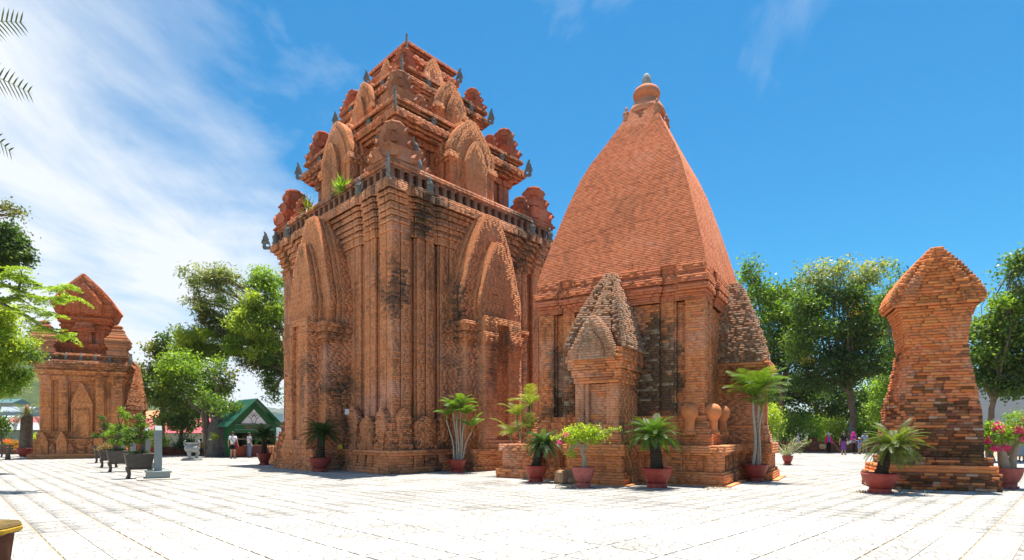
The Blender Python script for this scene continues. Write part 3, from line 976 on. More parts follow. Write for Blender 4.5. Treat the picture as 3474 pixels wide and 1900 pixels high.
# ---------------------------------------------------------------- saddle-roofed tower, far left
def saddle_tower():
    ph = math.radians(27)
    fr = Frame((-29.75, 40.4), (math.cos(ph), math.sin(ph)), (-math.sin(ph), math.cos(ph)))
    H = 2.25
    th = thing('temple_tower', 'smaller brick temple tower with a pointed boat-shaped roof and two squat turrets', 'tower', (fr.c[0], fr.c[1], 0))
    W = Works(th)
    base = palette((0.28, 0.1, 0.045), (0.62, 0.215, 0.075), (0.74, 0.29, 0.105), (0.78, 0.37, 0.16), .5, .5)
    red = palette((0.26, 0.065, 0.03), (0.52, 0.125, 0.048), (0.60, 0.16, 0.06), (0.62, 0.215, 0.09), .5, .35)
    old = palette((0.16, 0.07, 0.04), (0.44, 0.16, 0.07), (0.54, 0.22, 0.10), (0.60, 0.32, 0.17), .7, .8)
    W.lay('plinth', fr.plan(H + .55, H + .55), 0, .3, base, ch=.15, lr=(.4, .9), proud=.03)
    W.lay('plinth', fr.plan(H + .25, H + .25), .3, 1.3, base, proud=.03, extra=lambda x, y, z: .1)
    pil = [(0, .62, 0), (.62, .69, -.1), (.69, .95, -.2), (.95, 1.02, -.1), (1.02, 1.5, 0), (1.5, 1.58, -.12), (1.58, 9, -.22)]
    for z0, z1, o in ((1.3, 1.6, .14), (1.6, 1.8, .06)):
        W.lay('wall', fr.plan(H + o, H + o, pil, .5), z0, z1, base)
    W.lay('wall', fr.plan(H, H, pil), 1.8, 5.15, base)
    for z0, z1, o in ((5.15, 5.3, .06), (5.3, 5.45, .12), (5.45, 5.55, .06), (5.55, 5.7, .22), (5.7, 5.82, .3), (5.82, 5.94, .18)):
        W.lay('cornice', fr.plan(H + o, H + o, pil, .4), z0, z1, base, extra=lambda x, y, z: .1)
    for z0, z1, o in ((5.94, 6.08, .3), (6.08, 6.22, .42), (6.22, 6.4, .54), (6.4, 6.46, .46), (6.46, 6.56, .25), (6.56, 6.78, .2), (6.78, 6.88, .34), (6.88, 6.95, .28)):
        W.lay('cornice', fr.plan(H + o, H + o), z0, z1, old, extra=lambda x, y, z: .25)
    # false door with a spear-shaped arch
    solid_grid_gable(W, 'false_door', fr, base, 'v', 0, 0, [(H - .3, H + .08, .58, 1.3, 3.3, 5.0, .05), (H, H + .2, .42, 1.3, 3.0, 3.2, .9)])
    W.lay('false_door', fr.rect(-.32, .32, -H - .42, -H), 1.1, 1.3, old)
    W.lay('false_door', fr.rect(-.24, .24, -H - .34, -H), .3, 1.1, base)
    # little pointed niches at the foot
    for c0 in (-2.0, -1.0, 1.0, 2.0):
        solid_grid_gable(W, 'foot_niche_%d' % round(c0 * 10), fr, base, 'v', c0, 0, [(H, H + .5, .28, .3, .9, 1.75, .1)], name='foot_niche', lr=(.15, .3))
    for c0 in (-1.5, -.55, .55, 1.5):
        solid_grid_gable(W, 'foot_niche_%d' % round(c0 * 10), fr, old, 'v', c0, 0, [(H, H + .46, .17, .3, .6, 1.0, .2)], name='foot_niche', lr=(.15, .3))
    # sloping terrace and upper storey
    W.lay('terrace', lambda z: fr.plan(H - .1 - (z - 6.85) * 1.2, H - .1 - (z - 6.85) * 1.2), 6.85, 7.45, red, ch=.06)
    def neck(z):
        k = 1.55 + (0 if z < 9.3 else min(1, (z - 9.3) / 1.2) * .28)
        return fr.plan(k, k)
    W.lay('upper_storey', fr.plan(1.6, 1.6), 7.35, 7.75, red)
    W.lay('upper_storey', fr.plan(1.4, 1.4, [(0, .45, 0), (.45, .52, -.08), (.52, .8, -.1), (.8, 1.0, -.28), (1.0, 9, .05)]), 7.75, 8.65, red)
    for i, (z0, z1, o) in enumerate(((8.65, 8.85, 1.32), (8.85, 9.00, 1.4), (9.00, 9.15, 1.33), (9.15, 9.35, 1.47), (9.35, 9.55, 1.58), (9.55, 9.70, 1.5))):
        W.lay('upper_storey', fr.plan(o, o), z0, z1, red)
    W.lay('upper_storey', fr.rect(-.62, .62, -1.68, -1.0), 8.55, 8.90, red)
    W.lay('upper_storey', fr.rect(-.5, .5, -1.6, -1.0), 8.90, 9.20, red)
    W.lay('upper_storey', fr.rect(-.3, .3, -1.6, -1.0), 8.30, 8.55, red)
    # boat-shaped roof
    def saddle(z):
        t = (z - 9.70) / 2.75
        if t < .22:
            k = 1.55 + (1.78 - 1.55) * (t / .22)
        else:
            q = (t - .22) / .78
            k = 1.78 * (1 - q ** 1.3) + .06
        return fr.rect(-k, k, -1.6 - .15 * t, 1.6 + .15 * t)
    W.lay('roof', saddle, 9.70, 12.45, red, ch=.08)
    solid_grid_gable(W, 'roof', fr, red, 'v', 0, 0, [(1.55, 1.80, 1.0, 9.75, 10.25, 11.80, .04)])
    # porch on the right hand side
    W.lay('porch', fr.rect(H, H + 1.05, -1.1, 1.1), 0, 3.3, old, proud=.04)
    def prf(z):
        t = (z - 3.3) / 3.2
        k = 1.2 * (1 - t ** 1.6) + .12
        return fr.rect(H, H + 1.15 - .4 * t, -k, k)
    W.lay('porch', prf, 3.3, 6.5, old, proud=.04, lr=(.14, .32))
    obs = W.finish()
    # squat turrets
    for su in (-1, 1):
        Wt = W.__class__(th)
        x, y = su * 2.0, -1.95
        def sq(r): return fr.rect(x - r, x + r, y - r, y + r)
        mb = MB()
        z = 6.9
        prof = [(.72, .5), (.62, .25), (.66, .12), (.78, .22), (.84, .2), (.80, .14), (.84, .2), (.74, .25), (.6, .12), (.56, .2), (.47, .18), (.40, .12), (.42, .14), (.30, .16), (.2, .1), (.3, .12), (.18, .1)]
        wx, wy = fr.W(x, y)
        for i, (r, hh) in enumerate(prof):
            cc = old(wx + i, wy, z, .1)
            mb.box((wx, wy, z + hh * .35), (1.72 * r, 1.72 * r, hh * .70), ph, cc, taper=(.97, .97) if i % 2 else (1, 1))
            z += hh * .69
        mb.build('turret', BRICK, th, bevel=.03)
    # carved corner stones and guardian heads along the ledge
    for t in (-1.6, -.8, 0, .8, 1.6):
        x, y = fr.W(t, -H - .3)
        mb = MB(); figure(mb, (x, y, 6.5), .5, (-fr.b[0], -fr.b[1])); mb.build('stone_figure', STATUE, th, smooth=50)
    for u, v in ((H + .5, -H - .45), (-H - .3, -H - .45)):
        x, y = fr.W(u, v); mb = MB(); flame(mb, (x, y, 6.35), (u, v), .7, .16); mb.build('corner_flame', STATUE, th)
    x, y = fr.W(-.25, -1.62)
    mb = MB(); figure(mb, (x, y, 7.42), .45)
    for i in range(len(mb.K)): mb.K[i] = (0.75, 0.2, 0.03)
    tag(mb.build('cloth_figure', CLOTH, None, smooth=50), 'tiny orange-draped figure on the ledge of the boat-roofed tower', 'statue')
    return fr
ST = saddle_tower()

# ---------------------------------------------------------------- ruined gate tower, right
def ruined_tower():
    ph = math.radians(-22)
    fr = Frame((12.85, 17.7), (math.cos(ph), math.sin(ph)), (-math.sin(ph), math.cos(ph)))
    th = thing('ruined_tower', 'free-standing ruined brick tower with a narrow waist and pointed gable top', 'tower', (fr.c[0], fr.c[1], 0))
    W = Works(th)
    body = palette((0.10, 0.04, 0.025), (0.46, 0.125, 0.046), (0.58, 0.195, 0.07), (0.62, 0.29, 0.13), .8, .95, (0.06, 0.038, 0.025))
    top = palette((0.2, 0.065, 0.035), (0.54, 0.155, 0.055), (0.64, 0.22, 0.075), (0.66, 0.28, 0.11), .5, .6, (0.13, 0.06, 0.035))
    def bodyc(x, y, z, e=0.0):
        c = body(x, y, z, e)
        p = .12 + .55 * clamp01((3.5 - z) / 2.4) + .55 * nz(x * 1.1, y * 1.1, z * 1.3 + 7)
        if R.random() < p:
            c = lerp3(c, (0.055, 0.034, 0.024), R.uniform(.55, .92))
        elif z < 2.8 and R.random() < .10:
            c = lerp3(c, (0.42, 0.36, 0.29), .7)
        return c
    big = dict(ch=.088, lr=(.15, .34))
    D0, D1 = .7, .6
    W.lay('plinth', fr.rect(-1.72, 1.42, -D0 - .5, D1), 0, .5, bodyc, proud=.018, inset=.03, **big)
    W.lay('plinth', fr.rect(-1.60, 1.36, -D0 - .4, D1), .5, .72, top, proud=.02, ch=.11, lr=(.4, .9))
    W.lay('plinth', fr.rect(-1.38, 1.3, -D0 - .25, D1), .72, .95, bodyc, proud=.03, **big)
    prof = [(.95, 1.25, 1.17), (1.6, 1.24, 1.16), (2.3, 1.17, 1.1), (2.9, 1.04, 1.0), (3.4, .90, .91), (3.9, .79, .82), (4.25, .75, .80)]
    def bd(z):
        for (za, la, ra), (zb, lb, rb) in zip(prof, prof[1:]):
            if z <= zb:
                f = (z - za) / (zb - za); break
        l = la + (lb - la) * f + .05 * nz(3, z * 2.2, 0); r = ra + (rb - ra) * f + .05 * nz(9, z * 2.2, 0)
        e = .04 * nz(1, 5, z * 2)
        s = max(0.0, min(.34, (3.6 - z) * .2))
        return fr.poly([(-l, D1), (-l, -D0 + .55), (-l + s, -D0 + .1), (-l + s + .12, -D0 - e), (r, -D0 - e), (r, D1)])
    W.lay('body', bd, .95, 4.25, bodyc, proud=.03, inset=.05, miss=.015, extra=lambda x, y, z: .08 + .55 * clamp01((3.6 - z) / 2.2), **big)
    prof2 = [(4.25, .77), (4.6, .79), (5.0, .86), (5.3, .95), (5.45, 1.04)]
    def nk(z):
        for (za, ka), (zb, kb) in zip(prof2, prof2[1:]):
            if z <= zb:
                k = ka + (kb - ka) * (z - za) / (zb - za); break
        return fr.rect(-k, k, -D0 - .02, D1)
    W.lay('body', nk, 4.25, 5.45, top, proud=.018, inset=.03, **big)
    def gb(z):
        t = (z - 5.45) / 1.7
        k = 1.1 + .10 * math.sin(min(1, t / .14) * 1.57) if t < .14 else 1.2 * (1 - ((t - .14) / .86) ** 1.35 * .9)
        return fr.rect(-k, k, -D0 - .1, D1 + .1)
    W.lay('gable', gb, 5.45, 7.15, top, proud=.014, inset=.025, **big)
    # raised rim of the gable arch
    def rim(z, sg):
        t = (z - 5.45) / 1.45
        k = .6 * (1 - t ** 1.4) + .02
        return k
    for sg in (-1, 1):
        def rf(z, sg=sg):
            k = rim(z, sg); k2 = .92 * (1 - ((z - 5.45) / 1.7) ** 1.4) + .05
            a, b = sorted((sg * k, sg * max(k2, k + .06)))
            return fr.rect(a, b, -D0 - .19, -D0)
        W.lay('gable', rf, 5.45, 6.8, top, proud=.012, lr=(.15, .34), ch=.088)
    W.finish()
    return fr
RT = ruined_tower()

# ---------------------------------------------------------------- ground and paving
def ground_material():
    m, t, b = mat_new('earth')
    f = noise_node(t, 0.05, 8, 0.6)
    c = cramp(t, f, [(0.35, (0.05, 0.07, 0.025)), (0.55, (0.09, 0.10, 0.04)), (0.7, (0.17, 0.14, 0.09))])
    t.links.new(c, b.inputs['Base Color']); b.inputs['Roughness'].default_value = 1.0
    return m
mb = MB()
mb.add([(-4000, -40, -.09), (4000, -40, -.09), (4000, 6000, -.09), (-4000, 6000, -.09)], [(0, 1, 2, 3)])
struct(mb.build('ground', ground_material()))

def tile_material():
    m, t, b = mat_new('cement_tile')
    a = nd(t, 'ShaderNodeAttribute', attribute_name='Col')
    tcn = nd(t, 'ShaderNodeTexCoord')
    # crazy-paving pattern pressed into the tiles
    wob = nd(t, 'ShaderNodeTexNoise'); wob.inputs['Scale'].default_value = 3.0; wob.inputs['Detail'].default_value = 3
    geo = nd(t, 'ShaderNodeNewGeometry')
    t.links.new(geo.outputs['Position'], wob.inputs['Vector'])
    add = nd(t, 'ShaderNodeVectorMath', operation='MULTIPLY_ADD')
    add.inputs[1].default_value = (.09, .09, .0)
    t.links.new(wob.outputs['Color'], add.inputs[0]); t.links.new(geo.outputs['Position'], add.inputs[2])
    vo = nd(t, 'ShaderNodeTexVoronoi', feature='DISTANCE_TO_EDGE'); vo.voronoi_dimensions = '2D'
    vo.inputs['Scale'].default_value = 5.2
    t.links.new(add.outputs[0], vo.inputs['Vector'])
    line = cramp(t, vo.outputs['Distance'], [(0.0, 0.0), (0.035, 0.1), (0.085, 1.0)])
    c = mixrgb(t, 'MULTIPLY', 1.0, a.outputs['Color'], cramp(t, line, [(0.0, 0.58), (1.0, 1.0)]))
    def gn(sc, det, ro):
        n = nd(t, 'ShaderNodeTexNoise'); n.inputs['Scale'].default_value = sc; n.inputs['Detail'].default_value = det; n.inputs['Roughness'].default_value = ro
        t.links.new(geo.outputs['Position'], n.inputs['Vector']); return n.outputs['Fac']
    c = mixrgb(t, 'MULTIPLY', 1.0, c, cramp(t, gn(60, 4, .7), [(0.3, 0.68), (0.7, 1.12)]))
    c = mixrgb(t, 'MULTIPLY', 1.0, c, cramp(t, gn(.45, 8, .66), [(0.32, 0.60), (0.52, 0.95), (0.7, 1.05)]))
    c = mixrgb(t, 'MIX', cramp(t, gn(1.6, 9, .72), [(0.57, 0.0), (0.72, 0.45)]), c, (0.25, 0.215, 0.165))
    t.links.new(c, b.inputs['Base Color'])
    b.inputs['Roughness'].default_value = 0.8; b.inputs['Specular IOR Level'].default_value = 0.25
    bump(t, b, line, 0.6, 0.008)
    return m
TILE = tile_material()
SAND = plain('sandy_joint', (0.33, 0.265, 0.18), 1.0, 0.45, 40, 0.6, 0.1)
def paving():
    mb = MB()
    mb.add([(-60, -6, -.014), (45, -6, -.014), (45, 62, -.014), (-60, 62, -.014)], [(0, 1, 2, 3)])
    pv = struct(mb.build('pavement', SAND))
    ang = math.radians(45)
    ca, sa = math.cos(ang), math.sin(ang)
    T = .48
    cells = []
    rr = random.Random(5)
    n = 140
    for i in range(-n, n):
        for j in range(-n, n):
            # every second joint runs wide, filled with sand
            x0 = i * T + (.036 if i % 2 == 0 else .013); x1 = (i + 1) * T
            y0 = j * T + (.032 if j % 2 == 0 else .013); y1 = (j + 1) * T
            cx, cy = (x0 + x1) / 2, (y0 + y1) / 2
            X = cx * ca - cy * sa; Y = cx * sa + cy * ca + 22
            if Y < 3.0 or Y > 58 or abs(X) > Y * .93 + 2.5 or X > 34 or X < -50:
                continue
            cells.append((X * X + Y * Y, X, Y, (x1 - x0) / 2, (y1 - y0) / 2))
    cells.sort()
    tone = [(0.53, 0.505, 0.47), (0.47, 0.45, 0.415), (0.56, 0.535, 0.495), (0.49, 0.465, 0.425)]
    unit = []
    Vu = [(x, y, z) for z in (-1, 1) for y in (-1, 1) for x in (-1, 1)]
    Fu = [(4, 5, 7, 6), (0, 1, 5, 4), (1, 3, 7, 5), (3, 2, 6, 7), (2, 0, 4, 6)]
    for c in tone:
        unit.append(np_mesh('tile', Vu, Fu, [TILE], [c] * 5))
    seen = [c for c in cells if c[2] > 6.9 and abs(c[1]) < c[2] * .91]
    single = set(c[0:3] for c in seen[:300])
    rest = [c for c in cells if c[0:3] not in single]
    for c in seen[:300]:
        o = link('tile', unit[rr.randrange(4)], pv)
        o.location = (c[1], c[2], -.012 + rr.uniform(-.0015, .0015)); o.rotation_euler = (0, 0, ang); o.scale = (c[3], c[4], .012)
    A = np.array(rest, np.float32); m = len(A)
    rs = np.random.RandomState(2)
    top = rs.uniform(-.0015, .0015, m)
    V = np.zeros((m, 8, 3), np.float32)
    k = 0
    for z in (-.024, 0):
        for sy in (-1, 1):
            for sx in (-1, 1):
                lx, ly = sx * A[:, 3], sy * A[:, 4]
                V[:, k, 0] = A[:, 1] + lx * ca - ly * sa; V[:, k, 1] = A[:, 2] + lx * sa + ly * ca
                V[:, k, 2] = z + (top if z == 0 else 0); k += 1
    F = (np.array(Fu, np.int32)[None] + (np.arange(m, dtype=np.int32) * 8)[:, None, None]).reshape(-1, 4)
    cols = np.array(tone, np.float32)[rs.randint(0, 4, m)]
    o = link('tile', np_mesh('tiles_beyond', V.reshape(-1, 3), F, [TILE], np.repeat(cols, 5, axis=0)), pv)
    o['kind'] = 'stuff'
paving()

# ---------------------------------------------------------------- hills and far houses
def hill_material(name, c1, c2, c3, sc):
    m, t, b = mat_new(name)
    c = cramp(t, noise_node(t, sc, 9, 0.68), [(0.36, c1), (0.52, c2), (0.66, c3)])
    t.links.new(c, b.inputs['Base Color']); b.inputs['Roughness'].default_value = 1.0
    b.inputs['Specular IOR Level'].default_value = 0.1
    bump(t, b, noise_node(t, sc * 4, 8, 0.7), 1.0, 3.0)
    return m
def hills(name, x0, x1, y0, y1, hfun, mat, nx=90, ny=24):
    V = []; F = []
    for j in range(ny + 1):
        for i in range(nx + 1):
            x = x0 + (x1 - x0) * i / nx; y = y0 + (y1 - y0) * j / ny
            V.append((x, y, hfun(x, y, j / ny)))
    for j in range(ny):
        for i in range(nx):
            a = j * (nx + 1) + i
            F.append((a, a + 1, a + nx + 2, a + nx + 1))
    struct(link(name, np_mesh(name, V, F, [mat], smooth=True)))
def h_near(x, y, t):
    s = math.sin(min(1, t * 1.25) * math.pi / 2) ** 1.3
    prof = 66 * math.exp(-((x + 400) / 130) ** 2)
    return -1 + s * prof * (1 + .22 * nz(x * .015, y * .015, 0) + .10 * nz(x * .06, y * .06, 3))
hills('wooded_hill', -620, 40, 240, 560, h_near, hill_material('wooded_slope', (0.035, 0.06, 0.018), (0.075, 0.105, 0.035), (0.17, 0.16, 0.075), 0.055))
def h_far(x, y, t):
    s = math.sin(min(1, t * 1.2) * math.pi / 2)
    r = 150 + 55 * math.sin(x * .0031 + 1.0) + 60 * nz(x * .0016, 2, 0) + 35 * nz(x * .006, 7, 0)
    return -2 + s * max(20, r) * (1 + .12 * nz(x * .008, y * .008, 0))
hills('mountain_range', -3600, 1500, 2200, 3300, h_far, hill_material('mountain_slope', (0.045, 0.07, 0.035), (0.07, 0.09, 0.05), (0.12, 0.12, 0.08), 0.006), 140, 20)

HW = plain('house_paint', (1, 1, 1), .8, .08, 2, 0, .2, attr=True)
GLASS = plain('window_glass', (0.06, 0.075, 0.09), .2, .1, 2, 0, .5)
def house(label, x, y, w, d, h, wall, roof, rz=0, rh=1.4, rows=1, flat=False, group='houses beyond the terrace'):
    th = thing('house', label, 'house', (x, y, -.1), group)
    M = Matrix.Translation((x, y, -.1)) @ Matrix.Rotation(rz, 4, 'Z')
    mb = MB(); mb.box((0, 0, h / 2), (w, d, h), 0, wall, mat=M); mb.build('wall', HW, th)
    mb = MB()
    if flat:
        mb.box((0, 0, h + .15), (w + .5, d + .5, .3), 0, roof, mat=M)
    else:
        V = [M @ Vector(p) for p in ((-w / 2 - .4, -d / 2 - .4, h - .1), (w / 2 + .4, -d / 2 - .4, h - .1), (w / 2 + .4, d / 2 + .4, h - .1), (-w / 2 - .4, d / 2 + .4, h - .1), (-w / 2 - .4, 0, h + rh), (w / 2 + .4, 0, h + rh))]
        mb.add(V, [(0, 1, 5, 4), (2, 3, 4, 5), (0, 4, 3), (1, 2, 5), (3, 2, 1, 0)], roof)
    mb.build('roof', HW, th)
    n = max(2, int(w / 2.6))
    for r in range(rows):
        for i in range(n):
            z = h * (r + .55) / rows
            xx = -w / 2 + w * (i + .5) / n
            mb = MB(); mb.box((xx, -d / 2 - .03, z), (1.1, .08, 1.2), 0, (.5, .5, .48), mat=M); wo = mb.build('window', HW, th)
            mb = MB(); mb.box((xx, -d / 2 - .06, z), (.9, .08, 1.0), 0, None, mat=M); mb.build('pane', GLASS, wo)
def at(xs, d): return (xs - 1737) / 1950 * d
house('long cream shed with grey sheet roof behind the orange blossoms', at(50, 78), 78, 9, 6, 2.3, (.45, .39, .30), (.30, .31, .33), .3, .9)
house('pale blue house with a pink tin roof beside the boat-roofed tower', at(128, 84), 84, 5, 6, 3.0, (.45, .5, .68), (.36, .10, .10), .2, 1.2)
house('white block with roof sheds standing above the cream shed', at(0, 112), 112, 9, 8, 4.4, (.45, .46, .48), (.36, .36, .38), .2, .8, 2)
house('blue-grey shed below the green hillside', at(66, 170), 170, 8, 8, 8.0, (.42, .46, .55), (.25, .29, .36), .2, 1.6, 2)
house('teal-roofed house on the lower hillside', at(42, 215), 215, 6, 9, 13.0, (.5, .42, .36), (.07, .15, .16), .1, 1.6, 2)
house('white cottage at the foot of the green hillside', at(105, 190), 190, 7, 8, 8.0, (.5, .5, .5), (.4, .4, .41), 0, 1.4)
house('cream hall with a bright pink tin roof behind the terrace trees', at(655, 70), 70, 12, 8, 1.9, (.42, .40, .33), (.5, .10, .12), -.1, 1.7)
house('white house with an orange roof seen past the grey stone slab', at(535, 120), 120, 9, 7, 4.8, (.62, .60, .55), (.6, .25, .12), -.2, 1.7)
house('small white tower block below the distant mountains', at(918, 160), 160, 5, 5, 7.2, (.7, .71, .72), (.6, .6, .62), 0, .8, 2, True)
house('white and blue apartment block seen past the ruined tower', at(3412, 62), 62, 9.5, 8, 7.4, (.5, .52, .6), (.45, .47, .52), .5, .8, 3, True)

# ---------------------------------------------------------------- low walls along the terrace edge
def low_wall(label, p, q, h, th_, name='parapet_wall'):
    th = thing(name, label, 'wall', (p[0], p[1], 0))
    W = Works(th)
    L = math.hypot(q[0] - p[0], q[1] - p[1]); a = ((q[0] - p[0]) / L, (q[1] - p[1]) / L)
    fr = Frame(p, a, (-a[1], a[0]))
    c = palette((.08, .04, .03), (.2, .07, .04), (.27, .1, .06), (.33, .16, .1), .9, .6)
    W.lay('wall', fr.rect(0, L, -th_ / 2, th_ / 2), 0, h - .12, c, ch=.075)
    W.lay('coping', fr.rect(-.03, L + .03, -th_ / 2 - .05, th_ / 2 + .05), h - .12, h, c, ch=.06)
    W.finish(120)
def GP(x, y): return G(x, y)
low_wall('low dark red brick wall behind the group of visitors', (at(2640, 50.6), 50.6), (at(3010, 49.6), 49.6), .95, .3)
low_wall('low maroon wall behind the orange sign', G(-60, 1541), G(150, 1541), .72, .25)
low_wall('low dark wall behind the white notice board', G(500, 1543), G(725, 1545), .62, .25)
low_wall('low brick wall beyond the pink bougainvillea', (35.5, 42), (46, 37), .8, .3)

# ---------------------------------------------------------------- leaves and trees
class Leaves:
    """Leaf-sized faces gathered in numpy and linked as one crown."""
    def __init__(s, seed):
        s.r = np.random.RandomState(seed); s.V = []; s.K = []
    def clumps(s, c, rad, ncl, per, size, cols, spread=.55, droop=.35, aspect=.5, shell=.2):
        r = s.r
        d = r.normal(size=(ncl, 3)); d /= np.linalg.norm(d, axis=1)[:, None]
        rr = (shell + (1 - shell) * r.rand(ncl)) ** .8
        out = np.where(r.rand(ncl) < .10, 1.0 + .25 * r.rand(ncl), 1.0); rr = rr * out
        pts = np.array(c) + d * rr[:, None] * np.array(rad) * (1 + .12 * r.normal(size=(ncl, 1)))
        P = np.repeat(pts, per, axis=0) + r.normal(size=(ncl * per, 3)) * spread * np.array((1, 1, .7))
        tone = np.repeat(r.rand(ncl), per) * .6 + r.rand(ncl * per) * .4
        s.quads(P, size, cols, tone, droop, aspect)
    def quads(s, P, size, cols, tone, droop=.35, aspect=.5, dirs=None):
        r = s.r; n = len(P)
        a = r.normal(size=(n, 3)) if dirs is None else dirs + r.normal(size=(n, 3)) * .35
        a[:, 2] -= droop
        a /= np.linalg.norm(a, axis=1)[:, None]
        b = np.cross(a, r.normal(size=(n, 3)) * .8 + np.array((0, 0, 1.0)))
        b /= np.linalg.norm(b, axis=1)[:, None] + 1e-9
        L = size * (.6 + .8 * r.rand(n, 1))
        a = a * L; b = b * L * aspect * .5
        nn = np.cross(a, b); nn /= np.linalg.norm(nn, axis=1)[:, None] + 1e-9
        fold = nn * L * .12
        V = np.stack([P, P + a * .5 + b + fold, P + a, P + a * .5 - b + fold], 1)
        s.V.append(V.reshape(-1, 3))
        cols = np.array(cols); k = len(cols) - 1
        x = np.clip(tone, 0, .999) * k
        i = x.astype(int); f = (x - i)[:, None]
        s.K.append(cols[i] * (1 - f) + cols[np.minimum(i + 1, k)] * f)
    def build(s, name, parent, mat=None):
        V = np.concatenate(s.V); K = np.concatenate(s.K)
        F = np.arange(len(V), dtype=np.int32).reshape(-1, 4)
        return link(name, np_mesh(name, V, F, [mat or LEAF], K), parent)

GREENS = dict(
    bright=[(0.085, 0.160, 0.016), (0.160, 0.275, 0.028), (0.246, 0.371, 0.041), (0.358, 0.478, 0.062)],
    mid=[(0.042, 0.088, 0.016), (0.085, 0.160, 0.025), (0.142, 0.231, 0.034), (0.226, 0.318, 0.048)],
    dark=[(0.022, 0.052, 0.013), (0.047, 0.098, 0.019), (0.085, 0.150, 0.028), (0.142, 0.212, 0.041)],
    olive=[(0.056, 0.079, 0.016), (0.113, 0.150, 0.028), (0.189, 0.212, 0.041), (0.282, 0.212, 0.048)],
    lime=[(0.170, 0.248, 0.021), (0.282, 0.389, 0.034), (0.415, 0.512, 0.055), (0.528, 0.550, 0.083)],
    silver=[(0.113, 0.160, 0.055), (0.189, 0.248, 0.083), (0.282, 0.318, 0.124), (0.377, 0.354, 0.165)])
def limb(mb, a, b, r0, r1, rr, sag=.12, n=6):
    a = Vector(a); b = Vector(b); L = (b - a).length
    off = Vector((rr.uniform(-1, 1), rr.uniform(-1, 1), rr.uniform(.2, 1))) * L * sag
    pts = []; rad = []
    for i in range(n + 1):
        t = i / n
        p = a.lerp(b, t) + off * math.sin(math.pi * t) + Vector((rr.uniform(-1, 1), rr.uniform(-1, 1), rr.uniform(-1, 1))) * L * .018 * (0 < i < n)
        pts.append(p); rad.append(r0 + (r1 - r0) * t)
    mb.tube(pts, rad, 7)
    return pts
def tree(name, label, base, fork, blobs, trunk_r, seed, group=None, leaf=.16, aspect=.5, cat='tree', spread=.5, per=30, bark=None, droop=.35, lean=None, flowers=None):
    """blobs: (centre, radii, clumps, palette). Trunk to the fork, one limb to each blob, twigs into it."""
    rr = random.Random(seed)
    th = thing(name, label, cat, base, group)
    mb = MB()
    base = Vector(base); fork = Vector(fork)
    pts = limb(mb, base - Vector((0, 0, .15)), fork, trunk_r * 1.25, trunk_r * .75, rr, .06, 8)
    lv = Leaves(seed)
    for c, rad, n, pal in blobs:
        c = Vector(c)
        lp = limb(mb, fork if rr.random() < .6 else pts[-2], c, trunk_r * .5, trunk_r * .14, rr, .14)
        for k in range(7):
            s_ = lp[rr.randrange(2, len(lp))]
            e_ = c + Vector((rr.uniform(-1, 1) * rad[0], rr.uniform(-1, 1) * rad[1], rr.uniform(-.7, 1) * rad[2])) * .8
            limb(mb, s_, e_, trunk_r * .14, .012, rr, .15, 5)
        if cat == 'tree' and n > 12:
            # uneven crown: a thinner heart with tufts pushing out on their own twigs
            lv.clumps(c, tuple(q * .82 for q in rad), max(4, int(n * .55)), per, leaf, GREENS[pal], spread, droop, aspect)
            for k in range(5):
                a_, b_ = rr.uniform(0, 6.28), rr.uniform(-.5, 1)
                off = Vector((math.cos(a_) * rad[0], math.sin(a_) * rad[1], b_ * rad[2])) * rr.uniform(.8, 1.2)
                limb(mb, c, c + off, trunk_r * .10, .012, rr, .12, 5)
                f_ = rr.uniform(.28, .5)
                lv.clumps(c + off, tuple(q * f_ for q in rad), max(2, int(n * .10)), per, leaf, GREENS[pal], spread * .7, droop, aspect, 0)
        else:
            lv.clumps(c, rad, n, per, leaf, GREENS[pal], spread, droop, aspect)
    mb.build('trunk', bark or BARK, th, smooth=60)
    lv.build('crown', th)
    if flowers:
        fl = Leaves(seed + 5)
        for c, rad, n in flowers:
            fl.clumps(c, rad, n, 14, .13, [(.62, .42, .04), (.7, .5, .1)], .22, -.4, .5, .7)
        fl.build('blossom', th)
    return th
def blob(x, y, d, rx, ry, n, pal, rd=None):
    s = d / 1950
    return (P3(x, y, d), (rx * s, rd or (rx * s * .8), ry * s), n, pal)

D = 46
# left: feathery tree whose crown hangs beside the great tower
b = [blob(700, 955, D, 60, 45, 34, 'silver'), blob(740, 935, D, 50, 40, 22, 'silver'), blob(790, 960, D, 50, 50, 24, 'silver'), blob(680, 1020, D, 50, 45, 20, 'silver'), blob(900, 960, D, 60, 75, 70, 'bright'), blob(940, 1060, D, 60, 70, 60, 'bright'),
     blob(850, 1050, D, 80, 55, 80, 'lime'), blob(880, 1120, D, 90, 55, 95, 'lime'), blob(760, 1110, D, 70, 50, 60, 'olive'), blob(690, 1140, D, 75, 45, 66, 'lime'), blob(920, 1180, D, 70, 45, 66, 'lime'),
     blob(800, 1170, D, 80, 45, 60, 'bright'), blob(720, 1200, D, 70, 35, 46, 'bright'), blob(925, 1250, D, 45, 50, 40, 'mid'), blob(860, 1235, D, 40, 30, 20, 'olive'), blob(640, 1180, D, 55, 40, 50, 'bright'),
     blob(715, 1070, D, 45, 30, 22, 'olive'), blob(930, 1330, D, 20, 50, 16, 'mid')]
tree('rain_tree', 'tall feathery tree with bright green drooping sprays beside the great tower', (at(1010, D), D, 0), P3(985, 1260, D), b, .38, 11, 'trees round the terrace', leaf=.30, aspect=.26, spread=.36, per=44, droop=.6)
D = 43
